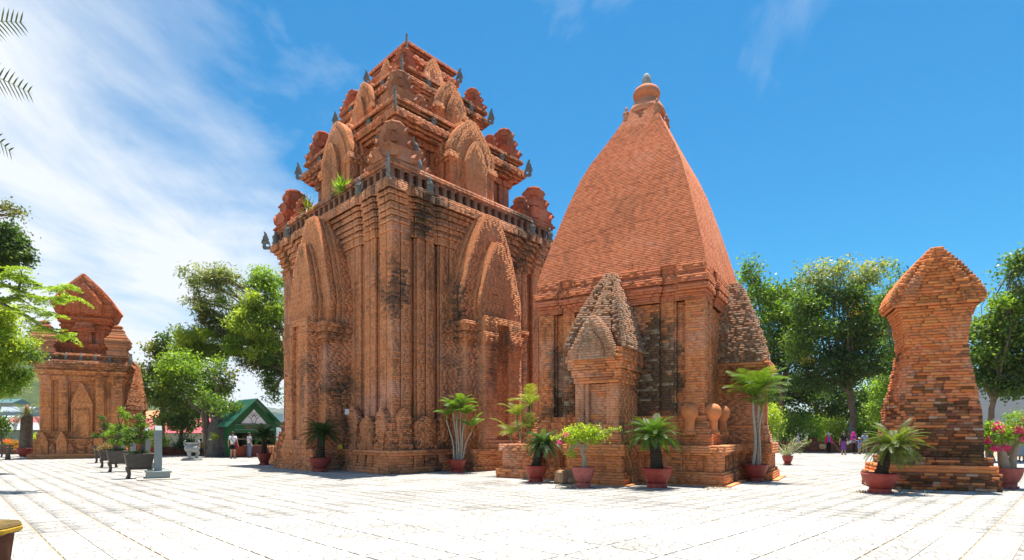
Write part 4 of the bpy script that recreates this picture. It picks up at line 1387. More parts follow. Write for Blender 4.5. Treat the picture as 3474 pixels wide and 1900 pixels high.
b = [blob(640, 1290, D, 85, 60, 80, 'bright'), blob(600, 1240, D, 50, 50, 45, 'bright'), blob(700, 1260, D, 50, 40, 36, 'bright'), blob(690, 1340, D, 65, 45, 55, 'bright'),
     blob(620, 1370, D, 60, 40, 45, 'mid'), blob(755, 1300, D, 38, 40, 20, 'olive'), blob(770, 1390, D, 35, 32, 18, 'mid'), blob(560, 1310, D, 45, 50, 36, 'mid')]
tree('fig_tree', 'leafy fig tree with a pale leaning trunk between the kiosk and the stone urn', G(708, 1547) + (0,), P3(700, 1400, 42), b, .2, 12, 'trees round the terrace', leaf=.21, aspect=.6, spread=.42, per=30)
D = 50
b = [blob(560, 1170, D, 28, 45, 26, 'dark'), blob(520, 1190, D, 28, 35, 24, 'olive'), blob(520, 1260, D, 48, 40, 40, 'olive'), blob(575, 1240, D, 45, 45, 40, 'olive'), blob(500, 1340, D, 42, 42, 34, 'olive'), blob(560, 1350, D, 60, 55, 60, 'dark'), blob(590, 1425, D, 50, 35, 40, 'dark')]
tree('almond_tree', 'tall dark tree with tiers of brownish leaves behind the terrace wall', (at(555, D), D, -.05), P3(555, 1330, D), b, .22, 13, 'trees round the terrace', leaf=.26, aspect=.6, spread=.42, per=26)
D = 45
b = [blob(655, 1400, D, 50, 35, 44, 'dark'), blob(590, 1425, D, 40, 32, 34, 'dark'), blob(630, 1450, D, 45, 22, 26, 'dark')]
tree('shade_tree', 'low dark shade tree in front of the pink tin roof', (at(612, D), D, -.05), P3(620, 1450, D), b, .16, 14, 'trees round the terrace', leaf=.2, aspect=.6, spread=.4, per=28)

# right hand wood
D = 56
b = [blob(2650, 1000, D, 50, 40, 40, 'mid'), blob(2600, 1080, D, 60, 60, 70, 'bright'), blob(2690, 1090, D, 60, 60, 55, 'mid'), blob(2640, 1170, D, 60, 50, 60, 'mid'), blob(2580, 1000, D, 45, 55, 40, 'bright'), blob(2700, 1190, D, 50, 50, 36, 'olive'), blob(2545, 905, D, 16, 30, 9, 'mid'), blob(2560, 950, D, 20, 25, 9, 'mid'), blob(2620, 1240, D, 60, 50, 55, 'dark'), blob(2700, 1000, D, 30, 20, 9, 'mid')]
tree('shade_tree', 'airy pale green tree rising behind the right porch of the pyramid tower', (at(2660, D), D, -.05), P3(2655, 1330, D), b, .24, 21, 'trees round the terrace', leaf=.3, aspect=.6, spread=.6, per=30)
D = 52
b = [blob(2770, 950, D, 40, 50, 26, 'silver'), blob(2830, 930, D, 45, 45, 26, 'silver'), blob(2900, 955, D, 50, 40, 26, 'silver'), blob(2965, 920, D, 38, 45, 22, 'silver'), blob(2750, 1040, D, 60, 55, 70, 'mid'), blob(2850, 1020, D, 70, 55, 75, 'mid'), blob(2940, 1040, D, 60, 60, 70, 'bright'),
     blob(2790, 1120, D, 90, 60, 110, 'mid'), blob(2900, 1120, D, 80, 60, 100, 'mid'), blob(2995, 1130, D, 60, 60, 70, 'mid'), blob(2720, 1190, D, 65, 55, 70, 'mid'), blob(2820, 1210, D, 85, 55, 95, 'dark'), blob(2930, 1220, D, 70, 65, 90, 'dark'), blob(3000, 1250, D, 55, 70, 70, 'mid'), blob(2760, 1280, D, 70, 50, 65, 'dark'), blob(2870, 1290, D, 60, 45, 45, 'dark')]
fl = [(P3(2960, 905, D), (1.1, 1, .5), 14), (P3(2890, 955, D), (.9, 1, .5), 8), (P3(2790, 920, D), (1, 1, .6), 8), (P3(2930, 1060, D - 1.6), (1.3, .6, 1.2), 16), (P3(2975, 1130, D - 1.6), (.8, .6, .5), 9), (P3(2730, 1210, D - 1.6), (.9, .6, .4), 8)]
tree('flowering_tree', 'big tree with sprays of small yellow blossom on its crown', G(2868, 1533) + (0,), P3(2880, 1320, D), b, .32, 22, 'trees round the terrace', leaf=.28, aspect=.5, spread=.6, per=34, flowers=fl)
D = 60
b = [blob(2760, 1330, D, 80, 55, 80, 'dark'), blob(2670, 1340, D, 70, 60, 80, 'dark'), blob(2850, 1350, D, 70, 50, 60, 'dark'), blob(2940, 1360, D, 70, 60, 80, 'mid'), blob(2600, 1310, D, 60, 60, 60, 'dark'), blob(2820, 1400, D, 90, 45, 90, 'dark'), blob(2700, 1420, D, 80, 45, 80, 'mid'), blob(2930, 1440, D, 80, 45, 80, 'dark'), blob(3010, 1400, D, 50, 60, 50, 'mid'), blob(2600, 1400, D, 60, 50, 50, 'mid')]
tree('shade_tree', 'dark spreading tree with low boughs behind the visitors', (at(2790, D), D, -.05), P3(2790, 1420, D), b, .3, 23, 'trees round the terrace', leaf=.28, aspect=.6, spread=.6, per=32)
D = 44
b = [blob(3060, 960, D, 40, 40, 28, 'mid'), blob(3020, 1010, D, 35, 40, 20, 'mid'), blob(3040, 1070, D, 40, 50, 40, 'mid'), blob(3010, 1330, D, 45, 60, 55, 'bright'), blob(3060, 1200, D, 45, 70, 55, 'mid'), blob(3000, 1410, D, 40, 45, 40, 'bright')]
tree('shade_tree', 'slender tree half hidden behind the ruined tower', (at(3085, D), D, -.05), P3(3075, 1330, D), b, .2, 24, 'trees round the terrace', leaf=.22, aspect=.55, spread=.45, per=28)
D = 34
b = [blob(3460, 900, D, 34, 40, 34, 'mid'), blob(3430, 930, D, 20, 14, 8, 'mid'), blob(3430, 1050, D, 60, 50, 90, 'bright'), blob(3380, 1120, D, 60, 50, 90, 'mid'), blob(3470, 1140, D, 60, 60, 100, 'mid'), blob(3350, 1200, D, 55, 45, 70, 'mid'), blob(3440, 1230, D, 70, 50, 100, 'dark'), blob(3340, 1280, D, 45, 36, 44, 'dark'), blob(3430, 1310, D, 60, 34, 60, 'dark'), blob(3520, 1010, D, 60, 80, 70, 'mid'), blob(3540, 1200, D, 60, 80, 70, 'dark')]
tree('shade_tree', 'dense green tree to the right of the ruined tower', (at(3368, D), D, -.05), P3(3372, 1340, D), b, .17, 25, 'trees round the terrace', leaf=.19, aspect=.6, spread=.42, per=36)
# hedge of shrubs behind the wall on the right
for i, (x, y, d, rx, ry, pal) in enumerate(((2610, 1420, 50, 50, 50, 'lime'), (2690, 1440, 51, 55, 45, 'mid'), (2770, 1450, 54, 50, 40, 'bright'), (2835, 1455, 52, 36, 40, 'lime'), (2910, 1460, 53, 45, 38, 'mid'), (2975, 1420, 50, 40, 55, 'bright'))):
    tree('shrub', ['glossy light green shrub beside the right porch of the pyramid tower', 'dark rounded shrub behind the low brick wall', 'bright shrub behind the woman in the straw hat', 'yellow-green leafy shrub between the two women', 'dull green shrub behind the visitors in blue', 'light green shrub against the foot of the ruined tower'][i],
         (at(x, d), d, -.05), P3(x, y + ry * .5, d), [blob(x, y, d, rx, ry, 55, pal), blob(x, min(1500, y + ry), d, rx * 1.1, 22, 26, pal)], .07, 40 + i, 'shrubs along the terrace edge', leaf=.2, aspect=.65, spread=.3, per=26, cat='shrub')
for i, (x, y, d, rx, ry, pal) in enumerate(((540, 1500, 44, 22, 22, 'lime'), (625, 1505, 43, 28, 22, 'dark'), (5, 1440, 40, 22, 45, 'mid'), (125, 1490, 46, 26, 18, 'lime'))):
    tree('shrub', ['yellow-green shrub beside the tall grey slab', 'dark rounded shrub behind the stone urn', 'palm-like shrub with orange blossom by the concrete bench', 'low lime green shrub at the corner of the boat-roofed tower'][i],
         (at(x, d), d, -.05), P3(x, y + ry * .4, d), [blob(x, y, d, rx, ry, 34, pal)], .05, 60 + i, 'shrubs along the terrace edge', leaf=.17, aspect=.6, spread=.22, per=24, cat='shrub', flowers=None)
# orange blossoms over the maroon wall
th = thing('flower_bed', 'bed of orange blossom along the maroon wall', 'flowers', (at(45, 45.7), 45.7, 0))
lv = Leaves(71); lv.clumps((at(45, 45.7), 45.7, .8), (1.3, .25, .35), 44, 20, .1, GREENS['mid'], .14); lv.build('leaves', th)
lv = Leaves(72); lv.clumps((at(48, 45.7), 45.6, .98), (1.2, .25, .2), 30, 16, .09, [(.72, .12, .02), (.8, .2, .03)], .1); lv.build('blossom', th)

# ---- near left: trees standing just outside the picture, with boughs reaching in
def near_left():
    d = 17.0
    th = thing('flame_tree', 'flame tree with feathery boughs reaching in over the boat-roofed tower', 'tree', (-19.5, 16.5, 0))
    rr = random.Random(31); mb = MB(); lv = Leaves(31)
    fork = Vector((-18.6, 16.6, 3.6))
    limb(mb, (-19.5, 16.5, -.1), fork, .32, .2, rr, .05)
    def bough(pts, r):
        P = [P3(x, y, d + dz) for x, y, dz in pts]
        mb.tube(P, [r * (1 - .8 * i / (len(P) - 1)) for i in range(len(P))], 7)
        return P
    boughs = [bough([(-130, 1000, .3), (0, 1025, 0), (90, 1075, -.2), (150, 1115, 0), (225, 1135, .2)], .055),
              bough([(-130, 950, .3), (0, 960, 0), (60, 985, .2), (130, 1010, 0), (185, 1015, -.1), (260, 1010, 0)], .05),
              bough([(0, 1025, 0), (50, 1000, .3), (110, 1040, .5), (185, 1070, .4)], .03),
              bough([(20, 935, 0), (70, 940, .1), (150, 975, .2), (215, 970, .1)], .03),
              bough([(60, 985, .2), (75, 940, .1), (68, 905, 0)], .04)]
    for P in boughs[:2]:
        limb(mb, fork, P[0], .12, .06, rr, .05)
    # feather leaves: a midrib with pairs of fine pinnae
    sites = []
    for P in boughs:
        for i in range(1, len(P)):
            for k in range(9):
                sites.append(P[i - 1].lerp(P[i], rr.random()))
        sites += [P[-1]] * 7
    pts = []; dirs = []; tones = []
    for s_ in sites:
        a = rr.uniform(0, 2 * math.pi)
        L = rr.uniform(.28, .5)
        dv = Vector((math.cos(a), math.sin(a) * .8, rr.uniform(-.35, .3))).normalized()
        tn = rr.random()
        side = dv.cross(Vector((0, 0, 1))).normalized()
        for j in range(14):
            t = (j + 1) / 14
            q = s_ + dv * (L * t) + Vector((0, 0, -.22 * L * t * t))
            for sg in (-1, 1):
                for m_ in range(3):
                    f = (m_ + .5) / 3 * .13 * math.sin(math.pi * min(1, t * .9 + .12))
                    pts.append(q + side * sg * f + Vector((0, 0, -.25 * f))); dirs.append(side * sg + dv * .5); tones.append(tn * .7 + rr.random() * .3)
    lv.quads(np.array([tuple(p) for p in pts]), .062, GREENS['bright'][1:] + GREENS['lime'][1:3], np.array(tones), .1, .42, np.array([tuple(v) for v in dirs]))
    mb.build('trunk', BARK, th, smooth=60); lv.build('crown', th)
near_left()
D = 24
b = [blob(-10, 1090, D, 65, 60, 90, 'lime'), blob(-60, 1180, D, 80, 80, 60, 'bright'), blob(55, 1170, D, 40, 40, 44, 'lime'), blob(5, 1230, D, 60, 60, 90, 'lime'), blob(45, 1295, D, 38, 32, 34, 'bright'), blob(110, 1215, D, 18, 22, 9, 'mid'), blob(0, 1320, D, 40, 30, 34, 'bright'), blob(-90, 1080, D, 70, 70, 60, 'mid')]
tree('banyan_tree', 'dense yellow-green tree behind the feathery boughs', (at(-230, D), D, 0), P3(-130, 1250, D), b, .3, 32, 'trees round the terrace', leaf=.1, aspect=.6, spread=.22, per=60)
D = 30
b = [blob(20, 790, D, 42, 45, 50, 'dark'), blob(-30, 860, D, 70, 60, 70, 'dark'), blob(40, 860, D, 45, 40, 50, 'dark'), blob(-20, 920, D, 50, 40, 40, 'dark')]
tree('shade_tree', 'dark leafy treetop above the yellow-green tree', (at(-240, D), D, 0), P3(-120, 1000, D), b, .3, 33, 'trees round the terrace', leaf=.17, aspect=.6, spread=.3, per=34)
b = [blob(30, 705, 20, 38, 20, 14, 'olive'), blob(65, 722, 20, 18, 14, 6, 'olive')]
tree('shade_tree', 'thin leafy twigs hanging in above the dark treetop', (at(-330, 20), 20, 0), P3(-200, 760, 20), b, .12, 34, 'trees round the terrace', leaf=.09, aspect=.6, spread=.14, per=18)

# ---------------------------------------------------------------- potted plants
def pot_mesh(r, h, foot=True, seg=24):
    mb = MB()
    f = h * .24 if foot else 0
    mb.lathe([(r * .50, f), (r * .56, f + .01), (r * .70, f + (h - f) * .22), (r * .85, f + (h - f) * .5), (r * .93, f + (h - f) * .75), (r * .95, f + (h - f) * .88), (r * 1.0, f + (h - f) * .93), (r * 1.03, f + (h - f) * .97), (r * 1.0, h), (r * .9, h), (r * .87, h - .03), (r * .86, h - .06)], (0, 0, 0), seg)
    return mb
def pot_parts(th, r, h, mat, foot=True):
    pot_mesh(r, h, foot).build('pot', mat, th, smooth=50)
    if foot:
        mb = MB(); mb.lathe([(r * .60, 0), (r * .62, .02), (r * .56, h * .12), (r * .60, h * .23), (r * .5, h * .245)], (0, 0, 0), 24)
        for k in range(4):
            a = k * math.pi / 2 + .6
            mb.box((math.cos(a) * r * .56, math.sin(a) * r * .56, h * .06), (.1, .1, h * .12), a)
        mb.build('pot_stand', mat, th, smooth=50)
    mb = MB(); mb.lathe([(r * .86, h - .08), (r * .6, h - .045), (r * .2, h - .02), (.001, h - .015)], (0, 0, 0), 20)
    mb.build('soil', SOIL, th, smooth=True)

def frond_mesh(L, seed, width, pairs, cols, arch=.55, up=.5, leaf_w=.02, vee=.35):
    """One arching leaf: midrib along +X with two rows of narrow leaflets."""
    rr = random.Random(seed)
    V = []; F = []; K = []
    def quad(a, b, c, d, col):
        n = len(V); V.extend((tuple(a), tuple(b), tuple(c), tuple(d))); F.append((n, n + 1, n + 2, n + 3)); K.append(col)
    def spine(t):
        ang = up - arch * 2.0 * t
        # integrate the bend
        n = 8; p = Vector((0, 0, 0))
        for i in range(n):
            a = up - arch * 2.0 * t * (i + .5) / n
            p += Vector((math.cos(a), 0, math.sin(a))) * (L * t / n)
        return p, Vector((math.cos(ang), 0, math.sin(ang)))
    prev = None
    for i in range(9):
        p, d = spine(i / 8)
        w = .012 * (1 - .8 * i / 8)
        if prev:
            q, wq = prev
            quad(q + Vector((0, -wq, 0)), p + Vector((0, -w, 0)), p + Vector((0, w, 0)), q + Vector((0, wq, 0)), lerp3(cols[1], (.3, .3, .08), .4))
            quad(q + Vector((0, 0, -wq)), p + Vector((0, 0, -w)), p + Vector((0, 0, w)), q + Vector((0, 0, wq)), cols[1])
        prev = (p, w)
    for i in range(pairs):
        t = .10 + .90 * (i + .5) / pairs
        p, d = spine(t)
        ll = width * math.sin(math.pi * min(1, .16 + .80 * t)) ** .7 * rr.uniform(.88, 1.08)
        up_ = Vector((-d.z, 0, d.x))
        for sg in (-1, 1):
            dirv = (Vector((0, sg, 0)) * .85 + d * .62 + up_ * vee).normalized()
            e = p + dirv * ll + Vector((0, 0, -.16 * ll))
            m = p + dirv * ll * .55
            c = lerp3(cols[0], cols[2], rr.random())
            wv = d * (leaf_w * .5)
            quad(p - wv, m - wv * 1.1, m + wv * 1.1, p + wv, c)
            quad(m - wv * 1.1, e - wv * .15, e + wv * .15, m + wv * 1.1, c)
    return np_mesh('frond', V, F, [LEAF], K)
CYC_DARK = [(.016, .042, .012), (.03, .07, .02), (.055, .11, .03)]
CYC_GREEN = [(.035, .085, .012), (.06, .13, .02), (.10, .19, .03)]
CYC_YEL = [(.06, .10, .02), (.10, .15, .03), (.17, .21, .05)]
PALM = [(.07, .15, .015), (.11, .2, .02), (.19, .30, .04)]
PALM_Y = [(.12, .18, .02), (.2, .27, .03), (.32, .36, .07)]
CACHE = {}
def fronds(kind, L, width, pairs, cols, arch, up, leaf_w, vee, n=4):
    key = (kind, round(L, 2))
    if key not in CACHE:
        CACHE[key] = [frond_mesh(L * (1 - .06 * k), 100 + k, width, pairs, cols, arch * (1 + .12 * k), up, leaf_w, vee) for k in range(n)]
    return CACHE[key]
def rough_trunk(th, pts, rad, name='trunk', mat=None, ridges=.1):
    mb = MB(); rr = random.Random(9)
    P = []; Q = []
    n = 26
    pts = [Vector(p) for p in pts]
    for i in range(n + 1):
        t = i / n * (len(pts) - 1); k = min(int(t), len(pts) - 2); f = t - k
        P.append(pts[k].lerp(pts[k + 1], f)); Q.append((rad[k] + (rad[k + 1] - rad[k]) * f) * (1 + ridges * (1 if i % 2 else -.8) * rr.uniform(.5, 1.3)))
    mb.tube(P, Q, 12)
    mb.build(name, mat or CYCBARK, th, smooth=30)
OLDBARK = plain('old_cycad_bark', (.17, .14, .105), .95, .5, 7, 1.0, .1, bdist=.03)
CYCBARK = plain('cycad_bark', (0.055, 0.042, 0.032), .95, .5, 22, 1.0, .1, bdist=.03)
def potted_cycad(label, xy, pot_r, pot_h, tr, crown, L, cols, seed, kind, mat=POT, foot=True, n=64, cone=False, up_lo=-.3):
    th = thing('potted_cycad', label, 'potted plant', (0, 0, 0), 'potted plants on the terrace')
    rr = random.Random(seed)
    pot_parts(th, pot_r, pot_h, mat, foot)
    top = Vector(crown)
    rough_trunk(th, [(0, 0, pot_h - .12), (crown[0] * .35, crown[1] * .35, pot_h + (crown[2] - pot_h) * .5), top], [tr * 1.15, tr, tr * .95], mat=OLDBARK if cone else None, ridges=.04 if cone else .1)
    fm = fronds(kind, L, L * .17, 34, cols, .50, .30, .015 * L, .22)
    for i in range(n):
        f = i / n
        el = math.radians(78) * (1 - f) ** 1.0 + up_lo * f + rr.uniform(-.12, .12)
        az = i * 2.39996 + rr.uniform(-.2, .2)
        o = link('frond', fm[rr.randrange(len(fm))], th)
        o.location = top + Vector((math.cos(az), math.sin(az), .15)) * tr * .5
        o.rotation_euler = (rr.uniform(-.25, .25), -el + .18, az)
        s = rr.uniform(.82, 1.05); o.scale = (s, s, s)
    if cone:
        mb = MB(); mb.lathe([(.12, 0), (.17, .15), (.17, .4), (.12, .62), (.04, .78), (.001, .8)], top - Vector((0, 0, .05)), 12, (.33, .17, .06))
        mb.build('seed_cone', PAINT, th, smooth=50)
    th.location = (xy[0], xy[1], 0)
    return th
potted_cycad('dark potted cycad at the left end of the great tower plinth', G(896, 1577), .37, .62, .13, (0, 0, 1.5), .95, CYC_DARK, 1, 'dark')
potted_cycad('dark potted cycad in a wide bowl before the left face of the great tower', G(1087, 1600), .47, .62, .17, (.05, 0, 1.62), 1.0, CYC_DARK, 2, 'dark')
potted_cycad('leaning potted cycad with bluish fronds before the broken plinth block', G(1818, 1635), .40, .56, .15, (.22, 0, 1.28), .85, [(.03, .075, .03), (.05, .11, .04), (.09, .16, .06)], 3, 'blue', up_lo=-.5)
potted_cycad('bright green potted cycad with a thick black trunk between the two plinths', G(2229, 1654), .49, .6, .17, (-.12, 0, 1.55), 1.0, CYC_GREEN, 4, 'green')
potted_cycad('yellow-green potted cycad leaning out before the ruined tower', G(2986, 1672), .47, .55, .14, (.38, 0, 1.28), .95, CYC_YEL, 5, 'yellow', up_lo=-.5)
potted_cycad('old potted cycad with a tall trunk and a brown seed cone', G(88, 1549), .58, .62, .36, (.08, 0, 2.95), 1.7, [(.04, .07, .04), (.07, .11, .06), (.14, .19, .11)], 6, 'grey', POT, False, 16, True, -.75)
def potted_palm(label, xy, pot_r, pot_h, stems, cols, seed, kind, L=.95, mat=POT):
    th = thing('potted_palm', label, 'potted plant', (0, 0, 0), 'potted plants on the terrace')
    rr = random.Random(seed)
    pot_parts(th, pot_r, pot_h, mat)
    fm = fronds(kind, L, L * .34, 17, cols, .55, .35, .022, -.05)
    for bx, by, tx, ty, tz, r, nf in stems:
        mb = MB()
        P = [Vector((bx, by, pot_h - .06)).lerp(Vector((tx, ty, tz)), i / 6) for i in range(7)]
        for i in range(7):
            P[i].x += .05 * math.sin(i * .9 + bx * 9)
        mb.tube(P, [r * (1.25 - .06 * i) for i in range(7)], 8)
        mb.build('stem', PALMBARK, th, smooth=60)
        mb = MB(); mb.tube([P[-1], P[-1] + Vector((0, 0, .28))], [r * 1.1, r * .6], 8, (.16, .24, .05)); mb.build('crownshaft', PAINT, th, smooth=60)
        for i in range(nf):
            az = i * 2.39996 + rr.uniform(-.3, .3)
            el = rr.uniform(.85, 1.5) * (1 - .5 * i / nf)
            o = link('frond', fm[rr.randrange(len(fm))], th)
            o.location = P[-1] + Vector((0, 0, .18)); o.rotation_euler = (rr.uniform(-.3, .3), -el + .1, az)
            s = rr.uniform(.75, 1.1); o.scale = (s, s, s)
    th.location = (xy[0], xy[1], 0)
PALMBARK = plain('palm_stem', (.36, .33, .27), .8, .3, 9, .3, .2)
potted_palm('potted clump palm with many thin pale stems before the right face', G(1552, 1603), .37, .55,
            [(-.1, 0, -.42, .05, 2.2, .03, 8), (-.05, .08, -.15, .1, 2.6, .032, 10), (0, 0, .02, 0, 2.35, .03, 9), (.04, .06, .2, .1, 2.65, .03, 10), (.08, 0, .35, 0, 2.25, .03, 8), (.12, -.05, .6, -.1, 1.7, .026, 8)], PALM, 7, 'palm', .85)
potted_palm('bushy yellow palm half hidden between the two big towers', (.55, 22.6), .4, .5,
            [(-.1, 0, -.3, 0, 2.1, .04, 9), (.1, .1, .2, .1, 2.6, .045, 10), (0, 0, -.55, -.1, 1.4, .03, 8), (.1, -.1, .1, -.1, 1.6, .03, 9)], PALM_Y, 8, 'palmy', 1.1)
potted_palm('tall potted palm with two slim trunks by the right porch', G(2563, 1632), .43, .58,
            [(-.06, 0, -.04, 0, 2.7, .05, 20), (.07, .05, .2, .05, 3.0, .05, 20), (.1, 0, .2, -.05, 2.35, .03, 8)], PALM, 9, 'palmt', 1.35)

def potted_bush(label, xy, pot_r, pot_h, mat, trunks, blobs, seed, pal, flowers, sprays=(), leaf=.07):
    th = thing('potted_bougainvillea', label, 'potted plant', (0, 0, 0), 'potted plants on the terrace')
    rr = random.Random(seed)
    pot_parts(th, pot_r, pot_h, mat)
    mb = MB()
    lv = Leaves(seed)
    for pts, rad in trunks:
        mb.tube(pts, rad, 9)
    tips = [Vector(t[0][-1]) for t in trunks]
    for c, r_, n in blobs:
        t0 = min(tips, key=lambda q: (q - Vector(c)).length)
        for k in range(5):
            limb(mb, t0, Vector(c) + Vector((rr.uniform(-1, 1) * r_[0], rr.uniform(-1, 1) * r_[1], rr.uniform(-.6, .8) * r_[2])), .025, .006, rr, .15, 5)
        lv.clumps(c, r_, n, 22, leaf, GREENS[pal], .075, .2, .6, .4)
    fl = Leaves(seed + 1)
    for c, r_, n in flowers:
        fl.clumps(c, r_, n, 14, .055, [(.62, .02, .22), (.72, .05, .32), (.8, .12, .42)], .04, 0, .8, .3)
    for a, b_ in sprays:
        P = limb(mb, a, b_, .012, .004, rr, .06, 6)
        for p in P:
            lv.clumps(p, (.04, .04, .04), 3, 8, leaf * .9, GREENS[pal], .04, .1, .6)
    mb.build('trunk', PALEBARK, th, smooth=60); lv.build('leaves', th)
    if flowers:
        fl.build('blossom', th)
    th.location = (xy[0], xy[1], 0)
PALEBARK = plain('pale_bark', (.30, .25, .19), .9, .4, 9, .7, .1)
potted_bush('potted bougainvillea trained as a round pale green head with few pink blooms', G(1979, 1653), .36, .62, POTOLD,
            [([(.0, 0, .5), (.05, 0, .85), (-.04, 0, 1.05), (.0, 0, 1.3)], [.09, .07, .06, .05]), ([(0, 0, 1.1), (.12, .05, 1.35)], [.05, .04]), ([(0, 0, 1.1), (-.14, 0, 1.33)], [.04, .03])],
            [((0, 0, 1.68), (.55, .45, .28), 70), ((-.35, 0, 1.55), (.35, .3, .2), 34), ((.4, 0, 1.6), (.35, .3, .2), 34), ((-.42, 0, 1.05), (.16, .12, .1), 6)], 15, 'lime',
            [((-.74, -.1, 1.38), (.05, .05, .05), 2), ((-.56, -.3, 1.62), (.05, .05, .05), 2)],
            [((.5, 0, 1.65), (1.1, -.1, 1.78)), ((-.5, 0, 1.6), (-.95, 0, 1.5))])
potted_bush('potted bougainvillea covered in bright pink blossom beside the ruined tower', G(3418, 1657), .40, .62, POTOLD,
            [([(-.05, 0, .52), (-.14, 0, .9), (-.2, 0, 1.25)], [.17, .13, .09]), ([(.12, 0, .52), (.16, 0, .95), (.28, 0, 1.35)], [.12, .1, .07])],
            [((-.4, 0, 1.62), (.55, .45, .4), 80), ((.35, 0, 1.8), (.55, .45, .46), 80), ((-.8, 0, 1.38), (.36, .3, .3), 34), ((.75, 0, 1.55), (.4, .35, .38), 36)], 17, 'bright',
            [((-.55, -.25, 1.82), (.2, .1, .14), 16), ((.1, -.3, 1.75), (.2, .1, .14), 14), ((.45, -.25, 2.12), (.16, .1, .14), 14), ((.25, -.35, 1.5), (.16, .1, .1), 10), ((-.8, -.2, 1.38), (.12, .1, .1), 7), ((-.6, -.3, 1.18), (.1, .1, .08), 7), ((-.35, -.35, 1.22), (.1, .1, .1), 6), ((.75, -.3, 1.85), (.2, .1, .2), 18), ((.5, -.4, 1.4), (.14, .1, .1), 8)],
            [((-.7, 0, 1.5), (-1.5, -.2, 1.62)), ((-.7, 0, 1.35), (-1.2, -.1, 1.15))], leaf=.075)
th = thing('potted_shrub', 'dry leafless potted shrub behind the right porch', 'potted plant', (0, 0, 0), 'potted plants on the terrace')
pot_parts(th, .28, .48, POT)
mb = MB(); rr = random.Random(4); lv = Leaves(4)
for k in range(26):
    a = rr.uniform(0, 6.28); L = rr.uniform(.6, 1.5)
    P = limb(mb, (0, 0, .4), (math.cos(a) * L * .8, math.sin(a) * L * .6, .5 + rr.uniform(.1, 1.0)), .03, .008, rr, .25, 6)
    for p in P[3:]:
        lv.clumps(p, (.1, .1, .1), 2, 5, .06, GREENS['silver'], .06)
mb.build('branches', plain('dry_wood', (.42, .38, .29), .9, .2, 9, .2, .1), th); lv.build('leaves', th)
th.location = G(2672, 1577) + (0,)

# ---------------------------------------------------------------- bonsai planters and standing slabs
CERAM = plain('brown_ceramic', (.085, .068, .055), .6, .35, 7, .4, .35)
def bonsai(label, xy, w, rz, seed, pal, blobs, trunkpts, dry=False, lz=.38):
    th = thing('bonsai_planter', label, 'potted plant', (0, 0, 0), 'bonsai planters in a row')
    rr = random.Random(seed)
    h = .52 * w / .9; d = w * .62
    mb = MB()
    V = []
    for z, k in ((lz, .80), (lz + h * .9, 1.0), (lz + h, 1.06)):
        for x, y in ((-1, -1), (1, -1), (1, 1), (-1, 1)):
            V.append((x * w / 2 * k, y * d / 2 * k, z))
    F = [(3, 2, 1, 0)]
    for r_ in range(2):
        for i in range(4):
            k = (i + 1) % 4
            F.append((r_ * 4 + i, r_ * 4 + k, r_ * 4 + 4 + k, r_ * 4 + 4 + i))
    F.append((8, 9, 10, 11))
    mb.add(V, F); mb.box((0, 0, lz - .02), (w * .86, d * .86, .05))
    mb.build('planter', CERAM, th, bevel=.02)
    for sx in (-1, 1):
        for sy in (-1, 1):
            mb = MB(); x, y = sx * w * .36, sy * d * .34
            mb.tube([(x * 1.05, y * 1.05, 0), (x * .98, y, .06), (x * .92, y * .95, lz * .45), (x * 1.04, y * 1.04, lz * .85), (x, y, lz + .02)], [.065, .05, .045, .07, .08], 8)
            mb.build('leg', CERAM, th, smooth=50)
    lv = Leaves(seed + 40); lv.clumps((0, 0, lz + h + .02), (w * .46, d * .42, .03), 40, 16, .06, GREENS['mid' if not dry else 'olive'], .05, -.4, .3, 0); lv.build('moss', th)
    mb = MB()
    for P, r_ in trunkpts:
        mb.tube(P, r_, 8)
    lv = Leaves(seed)
    for c, r3, n in blobs:
        limb(mb, trunkpts[0][0][-1], c, .03, .01, rr, .15, 5)
        lv.clumps(c, r3, n, 24, .06, GREENS[pal] if not dry else [(.2, .12, .06), (.3, .19, .1), (.25, .2, .1)], .06, .1, .6, .35)
    mb.build('trunk', BARK, th, smooth=60); lv.build('leaves', th)
    th.location = (xy[0], xy[1], 0); th.rotation_euler = (0, 0, rz)
RZ = math.radians(38)
bonsai('bonsai of layered leaf pads in the largest brown planter, nearest the tall grey slab', G(472, 1622), .92, RZ, 51, 'mid',
       [((.12, 0, 1.95), (.26, .22, .12), 22), ((-.25, 0, 1.72), (.3, .25, .14), 26), ((.3, .05, 1.62), (.3, .25, .14), 26), ((-.1, -.05, 1.42), (.28, .22, .12), 22), ((.05, 0, 2.25), (.2, .16, .16), 14), ((-.35, 0, 1.3), (.2, .16, .1), 12)],
       [([(0, 0, .85), (.08, 0, 1.2), (.02, 0, 1.6)], [.09, .07, .05]), ([(.14, 0, .85), (.16, 0, 1.5)], [.06, .04])])
bonsai('tall bonsai with bright leaf pads in the second brown planter', G(405, 1600), .92, RZ, 52, 'bright',
       [((0, 0, 1.9), (.36, .3, .14), 34), ((.2, 0, 2.35), (.22, .2, .2), 20), ((-.3, 0, 1.65), (.3, .25, .14), 24), ((.35, 0, 1.55), (.28, .25, .14), 24), ((.05, 0, 2.7), (.12, .1, .18), 8), ((-.1, -.1, 1.3), (.3, .2, .12), 20)],
       [([(0, 0, .85), (-.06, 0, 1.3), (.05, 0, 1.9)], [.1, .08, .05]), ([(-.15, 0, .85), (-.2, 0, 1.2), (-.1, 0, 1.5)], [.07, .06, .03])])
bonsai('planter of dry brown twigs behind the second bonsai', G(370, 1586), .8, RZ, 53, 'olive',
       [((-.1, 0, 1.0), (.4, .3, .2), 34), ((-.3, 0, .8), (.2, .2, .2), 12)], [([(0, 0, .8), (0, 0, 1.05)], [.05, .03])], True)
